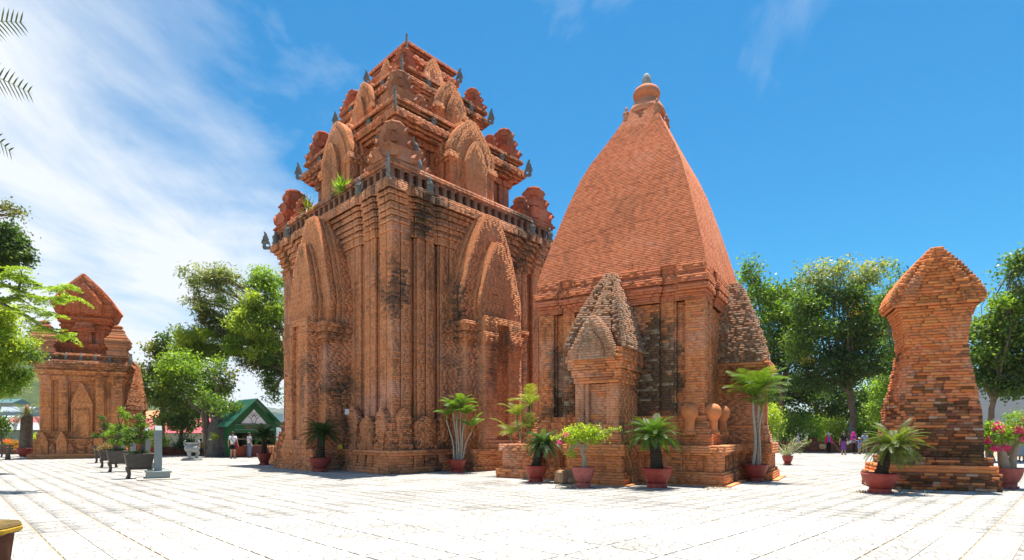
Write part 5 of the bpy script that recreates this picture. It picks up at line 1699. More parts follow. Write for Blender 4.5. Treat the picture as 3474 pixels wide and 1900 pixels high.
bonsai('dark bonsai with wide pads in the planter closest to the boat-roofed tower', G(352, 1570), .95, RZ, 54, 'dark',
       [((-.2, 0, 1.5), (.45, .35, .14), 36), ((.35, 0, 1.75), (.4, .3, .14), 34), ((.0, 0, 2.1), (.3, .25, .16), 24), ((-.1, 0, 2.5), (.2, .18, .18), 14), ((.4, 0, 1.25), (.4, .3, .16), 30), ((.75, 0, 1.5), (.3, .25, .16), 20)],
       [([(0, 0, .85), (.05, 0, 1.4), (-.05, 0, 2.0)], [.1, .08, .05])])
def slab(label, xy, w, t, h, rz, base=True):
    th = thing('stone_slab', label, 'stone slab', (0, 0, 0), 'standing slabs in a row')
    mb = MB()
    poly = [(-w / 2, 0), (w / 2, 0), (w / 2 * 1.02, h * .9), (w / 2 * .55, h), (-w / 2 * .55, h), (-w / 2 * 1.02, h * .9)]
    n = 6
    V = [(x, -t / 2, z + .3) for x, z in poly] + [(x, t / 2, z + .3) for x, z in poly]
    mb.add(V, [list(range(n)), list(range(n, 2 * n))[::-1]] + [(i, n + i, n + (i + 1) % n, (i + 1) % n) for i in range(n)])
    mb.build('slab', GREY, th, bevel=.012)
    mb = MB(); mb.box((0, 0, .145), (w * 1.5, t * 3.2, .20)); mb.box((0, 0, .265), (w * 1.62, t * 3.6, .07)); mb.box((0, -t * 1.6, .1), (w * .9, .04, .1))
    mb.build('foot', GREY, th, bevel=.012)
    mb = MB(); mb.box((0, 0, .022), (w * 2.3, t * 6, .044)); mb.build('paving_slab', plain('pale_slab_' + label[:5], (.5, .45, .38), .9, .15, 9, .2, .1), th, bevel=.01)
    th.location = (xy[0], xy[1], 0); th.rotation_euler = (0, 0, rz)
SL = math.radians(-55)
slab('tall grey stone slab on a carved foot, clear of the bonsai leaves', G(536, 1624), .62, .22, 1.62, SL)
slab('grey stone slab showing through the leaves of the largest planter', (G(470, 1590)[0] + .4, G(470, 1590)[1]), .62, .22, 1.62, SL)
slab('grey stone slab behind the tall bright bonsai', (G(432, 1575)[0] + .3, G(432, 1575)[1]), .62, .22, 1.62, SL)
slab('grey stone slab behind the darkest bonsai', (G(408, 1564)[0] + .2, G(408, 1564)[1]), .62, .22, 1.62, SL)

# stone urn on legs
th = thing('stone_urn', 'round grey stone incense urn on three legs', 'urn', (0, 0, 0))
mb = MB(); mb.lathe([(.02, .48), (.26, .5), (.38, .6), (.42, .74), (.38, .86), (.31, .93), (.29, .98), (.36, 1.04), (.37, 1.09), (.31, 1.09), (.29, 1.0), (.2, .9)], (0, 0, 0), 24); mb.build('bowl', STONE, th, smooth=50)
for k in range(3):
    a = k * 2.094 - 1.57
    mb = MB(); c, s_ = math.cos(a), math.sin(a)
    mb.tube([(c * .26, s_ * .26, .58), (c * .31, s_ * .31, .42), (c * .24, s_ * .24, .26), (c * .27, s_ * .27, .14), (c * .33, s_ * .33, .09)], [.13, .12, .08, .075, .09], 8); mb.build('leg', STONE, th, smooth=50)
for k in (-1, 1):
    mb = MB(); mb.tube([(k * .36, 0, .8), (k * .46, 0, .95), (k * .46, 0, 1.15), (k * .38, 0, 1.22)], [.04, .04, .04, .035], 7); mb.build('handle', STONE, th, smooth=50)
mb = MB(); mb.box((0, 0, .05), (.9, .8, .1)); mb.box((0, 0, .12), (.78, .68, .05)); mb.build('base', STONE, th, bevel=.015)
th.location = G(651, 1562) + (0,)

# ---------------------------------------------------------------- twisted fig trunk with hanging roots
th = thing('strangler_fig', 'gnarled grey fig trunk wrapped in hanging roots beside the green kiosk', 'tree', G(735, 1548) + (0,))
gx, gy = G(735, 1550); rr = random.Random(77)
mb = MB()
for k in range(17):
    a = rr.uniform(0, 6.28); r0 = rr.uniform(.25, .75)
    x0, y0 = gx + math.cos(a) * r0 * 1.1, gy + math.sin(a) * r0 * .7
    x1, y1 = gx + .15 + math.cos(a + .6) * r0 * .6, gy + math.sin(a + .6) * r0 * .4
    h = rr.uniform(1.6, 2.9)
    limb(mb, (x0, y0, -.05), (x1, y1, h), rr.uniform(.14, .26), rr.uniform(.08, .14), rr, .04, 7)
mb.lathe([(.75, 0), (.62, .6), (.55, 1.4), (.5, 2.2), (.3, 2.7)], (gx, gy, 0), 12)
mb.build('trunk', ROOTS, th, smooth=60)
mb = MB(); limb(mb, (gx - .1, gy, 2.4), (gx - .8, gy, 3.9), .17, .1, rr); limb(mb, (gx, gy, 2.5), (gx + .3, gy, 3.6), .15, .08, rr); limb(mb, (gx - .7, gy, .0), (gx - .95, gy, 3.4), .13, .1, rr)
mb.build('limbs', BARK, th, smooth=60)
lv = Leaves(78); lv.clumps((gx + .9, gy - .3, 3.4), (1.1, .7, .5), 34, 22, .17, GREENS['mid'], .25, .4, .6); lv.clumps((gx - .6, gy, 4.0), (.9, .8, .6), 30, 22, .17, GREENS['mid'], .25, .3, .6); lv.clumps((gx + .2, gy - .6, 1.4), (.15, .1, .3), 6, 8, .22, GREENS['lime'], .1)
lv.build('crown', th)

# ---------------------------------------------------------------- green kiosk
def text_mesh(body, size, mat, name='lettering', extrude=.002, align='CENTER'):
    cu = bpy.data.curves.new(name, 'FONT'); cu.body = body; cu.size = size; cu.extrude = extrude; cu.align_x = align; cu.align_y = 'CENTER'
    cu.resolution_u = 2
    o = bpy.data.objects.new(name, cu); C.objects.link(o)
    dg = bpy.context.evaluated_depsgraph_get()
    me = bpy.data.meshes.new_from_object(o.evaluated_get(dg))
    bpy.data.objects.remove(o)
    me.materials.clear(); me.materials.append(mat)
    return me
def flatmat(name, c, rough=.6):
    return plain(name, c, rough, .06, 8, 0, .3)
KGREEN = plain('green_paint', (.008, .10, .03), .45, .2, 4, .1, .4)
KROOF = plain('green_roof_sheet', (.035, .16, .10), .5, .35, 5, .2, .4)
def kiosk():
    x0, y0 = at(862, 40.3), 40.3
    th = thing('kiosk', 'green sheet-metal kiosk with a steep gabled roof and open front', 'kiosk', (0, 0, 0))
    w, d, ez, rz_ = 3.1, 2.3, 2.2, 4.05
    def bx(name, c, s, mat, parent=th, bevel=0):
        mb = MB(); mb.box(c, s); return mb.build(name, mat, parent, bevel=bevel)
    bx('side_wall', (-w / 2 + .05, d / 2, 1.25), (.1, d, 2.3), KGREEN); bx('side_wall', (w / 2 - .05, d / 2, 1.25), (.1, d, 2.3), KGREEN)
    bx('back_wall', (0, d - .05, 1.25), (w - .22, .1, 2.3), flatmat('kiosk_inside', (.03, .05, .04)))
    bx('floor_step', (0, .1, .05), (w, 1.0, .1), flatmat('kiosk_step', (.16, .05, .04)))
    sg = bx('fascia', (0, -.02, 1.98), (w, .08, .62), KGREEN)
    bx('sign_board', (0, -.08, 2.08), (2.75, .04, .36), flatmat('sign_green', (.01, .11, .04)), sg)
    o = link('lettering', text_mesh('Nosy! Cho  S', .3, flatmat('sign_red', (.42, .10, .06))), sg); o.rotation_euler = (math.pi / 2, 0, 0); o.location = (.15, -.105, 2.09)
    for k in (-1, 1):
        mb = MB(); mb.box((0, -.105, 2.08 + k * .175), (2.7, .006, .012)); mb.build('sign_border', flatmat('sign_line', (.5, .5, .45)), sg)
    bx('counter_front', (.35, -.1, .42), (w - .9, .35, .75), flatmat('maroon_board', (.12, .035, .03)), bevel=.01)
    mb = MB()
    for i in range(9):
        mb.box((-w / 2 + .05 + i * .09, -.14, .38), (.06, .06, .74))
    mb.build('slatted_front', flatmat('orange_slats', (.42, .09, .04)), th)
    bx('counter_top', (.35, -.1, .82), (w - .8, .5, .05), flatmat('counter_wood', (.35, .22, .1)))
    bx('shelf', (.2, .5, 1.25), (w - .6, .4, .05), flatmat('shelf_wood', (.5, .4, .22)))
    # roof: two slopes with seams
    ov = .55
    for sg_ in (-1, 1):
        mb = MB()
        p = [Vector((0, -ov, rz_)), Vector((sg_ * (w / 2 + .42), -ov, ez - .1)), Vector((sg_ * (w / 2 + .42), d + .4, ez - .1)), Vector((0, d + .4, rz_))]
        nrm = (p[1] - p[0]).cross(p[3] - p[0]).normalized()
        if nrm.z < 0: nrm = -nrm
        V = [q + nrm * .03 for q in p] + [q - nrm * .03 for q in p]
        mb.add(V, [(0, 1, 2, 3), (7, 6, 5, 4), (0, 4, 5, 1), (1, 5, 6, 2), (2, 6, 7, 3), (3, 7, 4, 0)])
        ro = mb.build('roof_slope', KROOF if sg_ < 0 else KGREEN, th)
        mb = MB()
        for i in range(13):
            t = -ov + .1 + (d + ov + .2) * i / 12
            a, b_ = Vector((0, t, rz_)) + nrm * .045, Vector((sg_ * (w / 2 + .42), t, ez - .1)) + nrm * .045
            mb.tube([a, b_], .025, 5)
        mb.build('roof_seam', KROOF, ro)
    # gable: frame with a glazed triangle
    mb = MB()
    def tri(pts, y0_, y1_):
        n = len(pts); V = [(x, y0_, z) for x, z in pts] + [(x, y1_, z) for x, z in pts]
        mb.add(V, [list(range(n)), list(range(n, 2 * n))[::-1]] + [(i, n + i, n + (i + 1) % n, (i + 1) % n) for i in range(n)])
    A, B_, Ct = (-w / 2, ez + .06), (w / 2, ez + .06), (0, rz_ - .12)
    a, b_, c_ = (-.9, ez + .12), (.9, ez + .12), (0, ez + 1.15)
    for q in ([A, a, c_, Ct], [Ct, c_, b_, B_], [A, B_, b_, a]):
        tri(q, .0, .08)
    gb = mb.build('gable', KGREEN, th)
    mb = MB(); tri([a, b_, c_], .035, .05)
    gm, gt, gbs = mat_new('gable_pane'); gbs.inputs['Base Color'].default_value = (.7, .73, .8, 1); gbs.inputs['Roughness'].default_value = .3
    mb.build('pane', gm, gb)
    mb = MB()
    for cx_, r_ in ((-.72, .62), (.72, .62)):
        P = [(cx_ + r_ * math.cos(t) * (1 if cx_ < 0 else -1), .02, ez + .12 + r_ * math.sin(t)) for t in [i * .15 for i in range(10)]]
        mb.tube(P, .016, 5)
    P = [(.3 * math.cos(t), .02, ez + .86 + .2 * math.sin(t)) for t in [math.pi + i * .26 for i in range(13)]]; mb.tube(P, .016, 5)
    for q in ((-.2, .2), (.2, -.2)):
        mb.tube([(q[0], .02, ez + .95), (q[1], .02, ez + .5)], .016, 5)
    mb.build('grille', flatmat('grille_iron', (.02, .02, .02)), gb)
    th.location = (x0, y0, 0); th.rotation_euler = (0, 0, math.radians(46))
    return x0, y0
kx, ky = kiosk()
# things on the counter
def small(name, label, cat, loc, build_):
    t_ = thing(name, label, cat, (0, 0, 0)); build_(t_); t_.location = loc; return t_
def vase(t_):
    mb = MB(); mb.lathe([(.12, 0), (.15, .1), (.16, .28), (.13, .3)], (0, 0, 0), 14, (.03, .05, .04)); mb.build('bucket', PAINT, t_, smooth=50)
    lv = Leaves(90); lv.clumps((0, 0, .42), (.24, .2, .12), 14, 14, .1, GREENS['dark'], .06); lv.build('leaves', t_)
    lv = Leaves(91); lv.clumps((0, 0, .56), (.22, .18, .08), 16, 10, .06, [(.75, .5, .02), (.8, .6, .05)], .04); lv.build('blossom', t_)
small('flower_bucket', 'bucket of yellow flowers on the kiosk counter', 'flowers', P3(831, 1503, 40.55) - Vector((0, 0, .1)), vase)
def bag(t_):
    mb = MB(); mb.box((0, 0, .15), (.26, .16, .3), 0, (.6, .6, .58), taper=(.8, .8)); mb.build('sack', PAINT, t_, bevel=.03)
    mb = MB(); mb.tube([(-.08, 0, .3), (0, 0, .4), (.08, 0, .3)], .012, 5, (.5, .5, .5)); mb.build('handle', PAINT, t_)
small('shopping_bag', 'pale bag standing on the kiosk counter', 'bag', (kx - .2, ky - .28, .845), bag)

# ---------------------------------------------------------------- signs, bench, table
th = thing('sign_board', 'orange board lettered WC in dark brown', 'sign', (0, 0, 0))
mb = MB(); mb.box((0, 0, .72), (1.5, .05, .52)); mb.build('board', flatmat('orange_board', (.75, .30, .02)), th, bevel=.005)
mb = MB()
for z in (.445, .995): mb.box((0, -.028, z), (1.5, .012, .03))
mb.build('border', flatmat('yellow_line', (.8, .6, .1)), th)
DKR = flatmat('dark_red_letters', (.13, .02, .01))
o = link('lettering', text_mesh('WC', .34, DKR), th); o.rotation_euler = (math.pi / 2, 0, 0); o.location = (0, -.03, .82)
o = link('lettering', text_mesh('NHÀ VỆ SINH', .17, DKR), th); o.rotation_euler = (math.pi / 2, 0, 0); o.location = (0, -.03, .56)
for k in (-1, 1):
    mb = MB(); mb.box((k * .6, .04, .36), (.05, .04, .72)); mb.build('post', flatmat('post_paint', (.3, .1, .05)), th)
gx, gy = G(66, 1545.5); th.location = (gx, gy, 0); th.rotation_euler = (0, 0, .55)

th = thing('notice_board', 'white notice board on a thin metal stand', 'sign', (0, 0, 0))
mb = MB(); mb.box((0, 0, .62), (.52, .02, .36)); mb.build('board', flatmat('white_board', (.68, .68, .68)), th)
mb = MB()
for k in range(5):
    mb.box((0, -.013, .74 - k * .055), (.40 - .05 * (k == 4), .004, .014))
mb.build('lettering', flatmat('grey_lines', (.25, .25, .27)), th)
for k in (-1, 1):
    mb = MB(); mb.tube([(k * .3, 0, 0), (k * .3, 0, .84)], .015, 6); mb.build('post', flatmat('stand_white', (.6, .6, .6)), th)
mb = MB(); mb.tube([(-.3, 0, .84), (.3, 0, .84)], .014, 6); mb.tube([(-.45, 0, .04), (.3, 0, .04)], .014, 6); mb.tube([(-.1, 0, .44), (-.1, 0, .04)], .012, 6); mb.build('rail', flatmat('stand_white2', (.6, .6, .6)), th)
th.location = G(588, 1541) + (0,)
th = thing('clay_jar', 'rust-brown cylindrical bin beside the notice board', 'bin', (0, 0, 0))
mb = MB(); mb.lathe([(.22, 0), (.26, .1), (.27, .5), (.25, .62), (.22, .62), (.21, .5)], (0, 0, 0), 18, (.36, .16, .05)); mb.build('bin', PAINT, th, smooth=50)
mb = MB(); mb.lathe([(.275, .4), (.285, .43), (.275, .46)], (0, 0, 0), 18, (.25, .1, .03)); mb.build('hoop', PAINT, th, smooth=50)
th.location = G(557, 1541) + (0,)

CONC = plain('wood_look_concrete', (.16, .13, .10), .9, .4, 8, .6, .1)
def bench(label, loc, rz, back=True):
    th = thing('concrete_bench', label, 'bench', (0, 0, 0))
    for k in range(3):
        mb = MB(); mb.box((0, -.16 + k * .16, .44), (1.5, .14, .06)); mb.build('seat_plank', CONC, th, bevel=.012)
    for k in (-.55, .55):
        mb = MB(); mb.tube([(k, -.15, 0), (k, -.12, .2), (k, -.08, .42)], [.08, .06, .07], 8); mb.tube([(k, .17, 0), (k, .14, .42), (k, .24, .95)], [.08, .06, .05], 8); mb.build('leg', CONC, th, smooth=50)
    if back:
        for k in range(2):
            mb = MB(); mb.box((0, .22 + k * .05, .68 + k * .18), (1.5, .05, .13)); mb.build('back_plank', CONC, th, bevel=.012)
    th.location = loc; th.rotation_euler = (0, 0, rz)
bench('dark concrete bench beside the orange sign', G(-10, 1560) + (0,), .25)
YEL = plain('worn_yellow_paint', (.15, .10, .03), .8, .7, 4, .5, .2)
th = thing('log_table', 'yellow-painted concrete table top on a brown stump at the edge of the square', 'table', (0, 0, 0))
mb = MB()
out = [(.0, -.42), (.28, -.40), (.47, -.3), (.55, -.05), (.50, .2), (.36, .36), (.1, .42), (-.3, .42), (-.7, .4), (-.95, .15), (-.95, -.2), (-.6, -.4)]
mb.prism(out, .74, .83); mb.build('table_top', YEL, th, bevel=.02)
mb = MB(); mb.prism([(x * 1.015, y * 1.015) for x, y in out], .755, .80); mb.build('table_edge', plain('yellow_edge', (.42, .25, .02), .7, .4, 7, .3, .2), th, bevel=.01)
mb = MB(); mb.tube([(.37, -.02, 0), (.33, -.02, .25), (.36, -.02, .5), (.33, 0, .75)], [.2, .16, .17, .21], 10); mb.build('stump', plain('stump_brown', (.12, .05, .03), .9, .5, 6, .8, .1), th, smooth=50)
th.location = (-5.19, 5.3, -.03)
th = thing('log_stool', 'yellow-rimmed log stool under the edge of the table', 'stool', (0, 0, 0))
mb = MB(); mb.lathe([(.17, 0), (.16, .2), (.17, .40)], (0, 0, 0), 14); mb.build('stump', plain('stool_brown', (.14, .07, .04), .9, .5, 6, .8, .1), th, smooth=50)
mb = MB(); mb.lathe([(.18, .40), (.21, .42), (.20, .46), (.001, .465)], (0, 0, 0), 14); mb.build('seat', YEL, th, smooth=50)
th.location = (-5.56, 5.95, 0)

# stone guardian and planter by the far wall
th = thing('stone_statue', 'weathered stone guardian figure standing behind the visitors', 'statue', (0, 0, 0))
mb = MB(); mb.box((0, 0, .6), (.7, .7, 1.2)); mb.build('pedestal', STATUE, th, bevel=.03)
mb = MB(); figure(mb, (0, 0, 1.2), 1.5); mb.build('figure', STATUE, th, smooth=50)
th.location = (at(2886, 51), 51, 0)
th = thing('flower_box', 'dark red square planter on the low brick wall', 'planter', (0, 0, 0))
mb = MB(); mb.box((0, 0, .15), (.6, .4, .3), 0, (.14, .03, .025), taper=(1.1, 1.1)); mb.build('box', PAINT, th, bevel=.02)
lv = Leaves(93); lv.clumps((0, 0, .42), (.25, .18, .16), 14, 14, .1, GREENS['mid'], .06); lv.build('leaves', th)
gx, gy = G(2757, 1535); th.location = (gx, gy, .95)

# ---------------------------------------------------------------- coconut fronds reaching in at the upper left, palm trunk outside
PALM_LEAF = leaf_material('coconut_leaf', .25, .95)
PALM_LEAF.node_tree.nodes['Principled BSDF'].inputs['Specular IOR Level'].default_value = .03
def coconut():
    th = thing('coconut_palm', 'coconut palm whose frond tips hang in against the sky', 'palm', (-12.4, 11.0, 0))
    mb = MB()
    crown = Vector((-12.6, 11.2, 8.2))
    P = [Vector((-12.4, 11.0, -.05)).lerp(crown, i / 10) + Vector((.25 * math.sin(i * .35), 0, 0)) for i in range(11)]
    mb.tube(P, [.2 - .007 * i for i in range(11)], 10); mb.build('trunk', PALMBARK, th, smooth=60)
    ends = [P3(85, 78, 11.2), P3(112, 320, 11.2), P3(46, 525, 11.2)]
    rr = random.Random(3)
    def frond(e, k):
        mbs = []; V = []; F = []; K = []
        n = 34
        sag = Vector((0, 0, .55))
        pts = [crown.lerp(e, i / n) + sag * math.sin(math.pi * i / n) for i in range(n + 1)]
        mm = MB(); mm.tube(pts, [.03 * (1 - .93 * i / n) for i in range(n + 1)], 5, (.2, .24, .08))
        for i in range(6, n):
            dv = (pts[i + 1] - pts[i]).normalized(); side = dv.cross(Vector((0, 0, 1))).normalized(); upv = side.cross(dv)
            L = .46 * math.sin(math.pi * min(1, .22 + .68 * i / n)) + .05
            for sg in (-1, 1):
                for h_ in (0,):
                    q = pts[i] + dv * (h_ * (pts[i + 1] - pts[i]).length)
                    # leaflets spread up and down along the view as well
                    dd = (side * sg * .5 + upv * sg * .75 + dv * .6 + Vector((0, 0, -.08))).normalized()
                    t_ = q + dd * L * rr.uniform(.85, 1.1)
                    w = dv * .017
                    m = q.lerp(t_, .5) + Vector((0, 0, .01))
                    c = lerp3((.02, .035, .008), (.07, .09, .02), rr.random())
                    mm.add([q - w, m - w, m + w, q + w], [(0, 1, 2, 3)], c); mm.add([m - w, t_, m + w], [(0, 1, 2)], c)
        mm.build('frond', PALM_LEAF, th)
    for k, e in enumerate(ends):
        frond(e, k)
    for a in (2.2, 3.0, 3.9, 4.8):
        frond(crown + Vector((math.cos(a) * 2.6, math.sin(a) * 2.6, -.3)), 9)
coconut()

# ---------------------------------------------------------------- small things on and by the towers
def tuft(label, loc, r, n, seed, pal='bright'):
    th = thing('grass_tuft', label, 'plant', loc)
    lv = Leaves(seed); rs = lv.r
    P = np.array(loc) + rs.normal(size=(n, 3)) * r * .25
    d = rs.normal(size=(n, 3)) * .6 + np.array((0, 0, 1.1))
    lv.quads(P, r * 1.3, GREENS[pal], rs.rand(n), 0, .09, d)
    lv.build('blades', th)
x, y = GT.W(-1.9, -5.42); tuft('bright grass tuft growing on the left parapet of the great tower', (x, y, 12.75), .42, 160, 81)
x, y = GT.W(1.6, -5.42); tuft('thin dry grass tuft near the far end of the left parapet', (x, y, 12.85), .4, 60, 82, 'olive')
x, y = GT.W(-4.2, .6); tuft('leafy weed hanging beside the right gable of the second storey', (x, y, 16.3), .42, 90, 83, 'silver')
th = thing('floodlight', 'small white floodlight on the foot of the left wall', 'lamp', (0, 0, 0))
mb = MB(); mb.box((0, 0, 0), (.3, .12, .26), 0, (.7, .7, .7)); mb.build('housing', PAINT, th, bevel=.02)
mb = MB(); mb.tube([(0, .05, -.1), (0, .2, -.3)], .025, 6, (.2, .2, .2)); mb.build('bracket', PAINT, th)
x, y = GT.W(-2.35, -5.35); th.location = (x, y, 2.62)
th = thing('floor_lamp', 'small yellow ground lamp on the great tower plinth', 'lamp', (0, 0, 0))
mb = MB(); mb.box((0, 0, .1), (.2, .16, .2), 0, (.6, .4, .05)); mb.build('housing', PAINT, th, bevel=.02)
mb = MB(); mb.box((0, 0, .215), (.14, .1, .02), 0, (.1, .1, .1)); mb.build('glass', PAINT, th)
x, y = GT.W(-2.35, -5.75); th.location = (x, y, .95)
th = thing('name_plate', 'small yellow plate standing on the pyramid tower plinth', 'sign', (0, 0, 0))
mb = MB(); mb.box((0, 0, .16), (.34, .02, .2), 0, (.66, .46, .06)); mb.build('plate', PAINT, th)
mb = MB(); mb.box((0, .02, .05), (.03, .03, .12), 0, (.2, .15, .1)); mb.build('stake', PAINT, th)
x, y = PT.W(-1.75, -4.1); th.location = (x, y, 1.27)
th = thing('stone_block', 'rounded old stone block at the broken corner of the front porch plinth', 'stone', (0, 0, 0))
mb = MB()
mb.box((0, 0, .22), (.62, .5, .44), .5, (.36, .22, .12), taper=(.86, .86)); mb.box((.22, -.12, .12), (.34, .3, .24), .2, (.30, .2, .12), taper=(.85, .85))
mb.build('block', BRICK, th, bevel=.07)
gx, gy = G(1915, 1640); th.location = (gx, gy, 0)
def litter():
    lv = Leaves(96); rs = lv.r
    pts = []
    for (xa, ya), (xb, yb), n in (((2905, 1668), (3390, 1655), 220), ((2380, 1655), (2480, 1655), 40), ((1880, 1652), (1960, 1652), 40)):
        for k in range(n):
            t = rs.rand(); g = G(xa + (xb - xa) * t, ya + (yb - ya) * t + abs(rs.normal()) * 4)
            pts.append((g[0], g[1], .012 + .02 * rs.rand()))
    lv.quads(np.array(pts), .07, [(.2, .12, .05), (.34, .24, .1), (.12, .08, .04)], rs.rand(len(pts)), 0, .5, rs.normal(size=(len(pts), 3)) * np.array((1, 1, .15)))
    o = lv.build('fallen_leaves', None); tag(o, 'scatter of dry fallen leaves along the foot of the plinths', 'leaves', kind='stuff')
litter()

# ---------------------------------------------------------------- people
SKIN = plain('skin', (.42, .24, .16), .6, .08, 8, 0, .3)
HAIR = plain('hair', (.015, .012, .01), .5, .2, 20, .2, .4)
def skin_mesh(name, J, E, mat, col=(1, 1, 1), root=None, sub=1):
    """Continuous surface grown over a skeleton: J name -> (x, y, z, radius), E pairs of names."""
    names = list(J); idx = {n: i for i, n in enumerate(names)}
    me = bpy.data.meshes.new(name)
    me.from_pydata([J[n][:3] for n in names], [(idx[a], idx[b]) for a, b in E], [])
    o = bpy.data.objects.new(name, me); C.objects.link(o)
    md = o.modifiers.new('skin', 'SKIN')
    if not me.skin_vertices:
        bpy.context.view_layer.update()
    sv = me.skin_vertices[0].data
    for n in names:
        r = J[n][3]
        sv[idx[n]].radius = r if isinstance(r, tuple) else (r, r)
        sv[idx[n]].use_root = (n == (root or names[0]))
    md.use_smooth_shade = True
    if sub:
        s = o.modifiers.new('sub', 'SUBSURF'); s.levels = sub; s.render_levels = sub
    dg = bpy.context.evaluated_depsgraph_get()
    out = bpy.data.meshes.new_from_object(o.evaluated_get(dg))
    bpy.data.objects.remove(o)
    out.materials.clear(); out.materials.append(mat)
    put_col(out, [col] * len(out.polygons))
    return out
def person(label, loc, rz, H=1.68, pose='stand', top=None, bottom=None, shoes=(.05, .05, .05), hair='short', arms=None, group='visitors', slim=1.0, turn=0.0, sleeves='short', bare=True):
    """top: (colour, hem height share); bottom: (kind, colour). The figure faces -Y before rotation."""
    th = thing('person', label, 'person', (0, 0, 0), group)
    h = H / 1.7
    s = slim
    sit = pose == 'sit'
    step = .09 if pose == 'walk' else 0
    hip = .93 * h if not sit else .50 * h
    torso = lambda z: hip + (z - .93) * h
    J = {'pelvis': (0, 0, hip, (.135 * h * s, .105 * h * s)), 'waist': (0, .005, torso(1.10), (.12 * h * s, .095 * h * s)), 'chest': (0, .0, torso(1.30), (.145 * h * s, .105 * h * s)), 'neck0': (0, .01, torso(1.43), .065 * h), 'neck': (0, .0, torso(1.49), .048 * h),
         'jaw': (0, -.018 * h, torso(1.545), (.062 * h, .07 * h)), 'head': (0, -.008 * h, torso(1.62), (.076 * h, .092 * h)), 'crown': (0, .0, torso(1.69), (.058 * h, .07 * h))}
    E = [('pelvis', 'waist'), ('waist', 'chest'), ('chest', 'neck0'), ('neck0', 'neck'), ('neck', 'jaw'), ('jaw', 'head'), ('head', 'crown')]
    arms = arms or {}
    A = {}
    for sd, k in (('l', 1), ('r', -1)):
        el, wr = arms.get(sd, ((.25, .03, 1.12), (.27, -.05, .88)))
        J['sh' + sd] = (k * .165 * h * s, .0, torso(1.40), .058 * h); J['el' + sd] = (k * el[0] * h * s, el[1] * h, torso(el[2]), .042 * h); J['wr' + sd] = (k * wr[0] * h * s, wr[1] * h, torso(wr[2]), .028 * h)
        d = Vector(J['wr' + sd][:3]) - Vector(J['el' + sd][:3]); d.normalize()
        side = d.cross(Vector((0, 1, 0)))
        side = side.normalized() if side.length > .1 else Vector((1, 0, 0))
        fw = Vector((0, -1, 0))
        pm = Vector(J['wr' + sd][:3]) + d * .06 * h
        J['pm' + sd] = (*pm, (.036 * h, .02 * h))
        E += [('chest', 'sh' + sd), ('sh' + sd, 'el' + sd), ('el' + sd, 'wr' + sd), ('wr' + sd, 'pm' + sd)]
        for f in range(4):
            o_ = fw * ((f - 1.5) * .019 * h)
            b1 = pm + d * .05 * h + o_; b2 = b1 + d * (.045 - .006 * abs(f - 1.4)) * h + Vector((-k * .008, 0, 0))
            J['f%d%s' % (f, sd)] = (*b1, .009 * h); J['g%d%s' % (f, sd)] = (*b2, .008 * h)
            E += [('pm' + sd, 'f%d%s' % (f, sd)), ('f%d%s' % (f, sd), 'g%d%s' % (f, sd))]
        t1 = pm - d * .01 + fw * .035 * h
        t2 = t1 + d * .035 * h + fw * .015 * h
        J['t' + sd] = (*t1, .011 * h); J['u' + sd] = (*t2, .009 * h)
        E += [('pm' + sd, 't' + sd), ('t' + sd, 'u' + sd)]
        if sit:
            J['kn' + sd] = (k * .11 * h, -.42 * h, .5 * h, .06 * h); J['an' + sd] = (k * .11 * h, -.44 * h, .09 * h, .04 * h)
        else:
            st = step * k
            J['kn' + sd] = (k * .095 * h * s, -st * .6 - .01, .50 * h, .062 * h * s); J['an' + sd] = (k * .10 * h * s, st + .02, .09 * h, .04 * h)
        J['hp' + sd] = (k * .085 * h * s, -.01 if not sit else -.06, hip - .06 * h, .088 * h * s)
        a = J['an' + sd]
        J['he' + sd] = (a[0], a[1] + .03 * h, .035, .035 * h); J['to' + sd] = (a[0] + k * .02, a[1] - .15 * h, .03, .03 * h)
        E += [('pelvis', 'hp' + sd), ('hp' + sd, 'kn' + sd), ('kn' + sd, 'an' + sd), ('an' + sd, 'he' + sd), ('he' + sd, 'to' + sd)]
    parts = [link('body', skin_mesh('body', J, E, SKIN, root='pelvis'), th)]
    # face
    fz = torso(1.60); fy = -.105 * h
    mb = MB(); mb.tube([(0, fy + .02, fz + .015), (0, fy - .012, fz - .02), (0, fy + .015, fz - .03)], [.008, .014, .01], 6); mb.build('nose', SKIN, th, smooth=True)
    mb = MB()
    for k in (-1, 1):
        mb.lathe([(.001, -.006), (.010, -.002), (.010, .002), (.001, .006)], (k * .031 * h, fy + .018, fz + .022), 8)
    mb.tube([(-.022 * h, fy + .022, fz - .058 * h), (0, fy + .012, fz - .06 * h), (.022 * h, fy + .022, fz - .058 * h)], .005, 5)
    mb.build('face', HAIR, th)
    mb = MB()
    for k in (-1, 1):
        mb.lathe([(.004, -.03), (.016, -.012), (.018, .012), (.006, .03)], (k * .082 * h, .0, fz), 8)
    mb.build('ears', SKIN, th, smooth=True)
    g = lambda n, k=1.0, dr=0.0: (*J[n][:3], (J[n][3][0] * k + dr, J[n][3][1] * k + dr) if isinstance(J[n][3], tuple) else J[n][3] * k + dr)
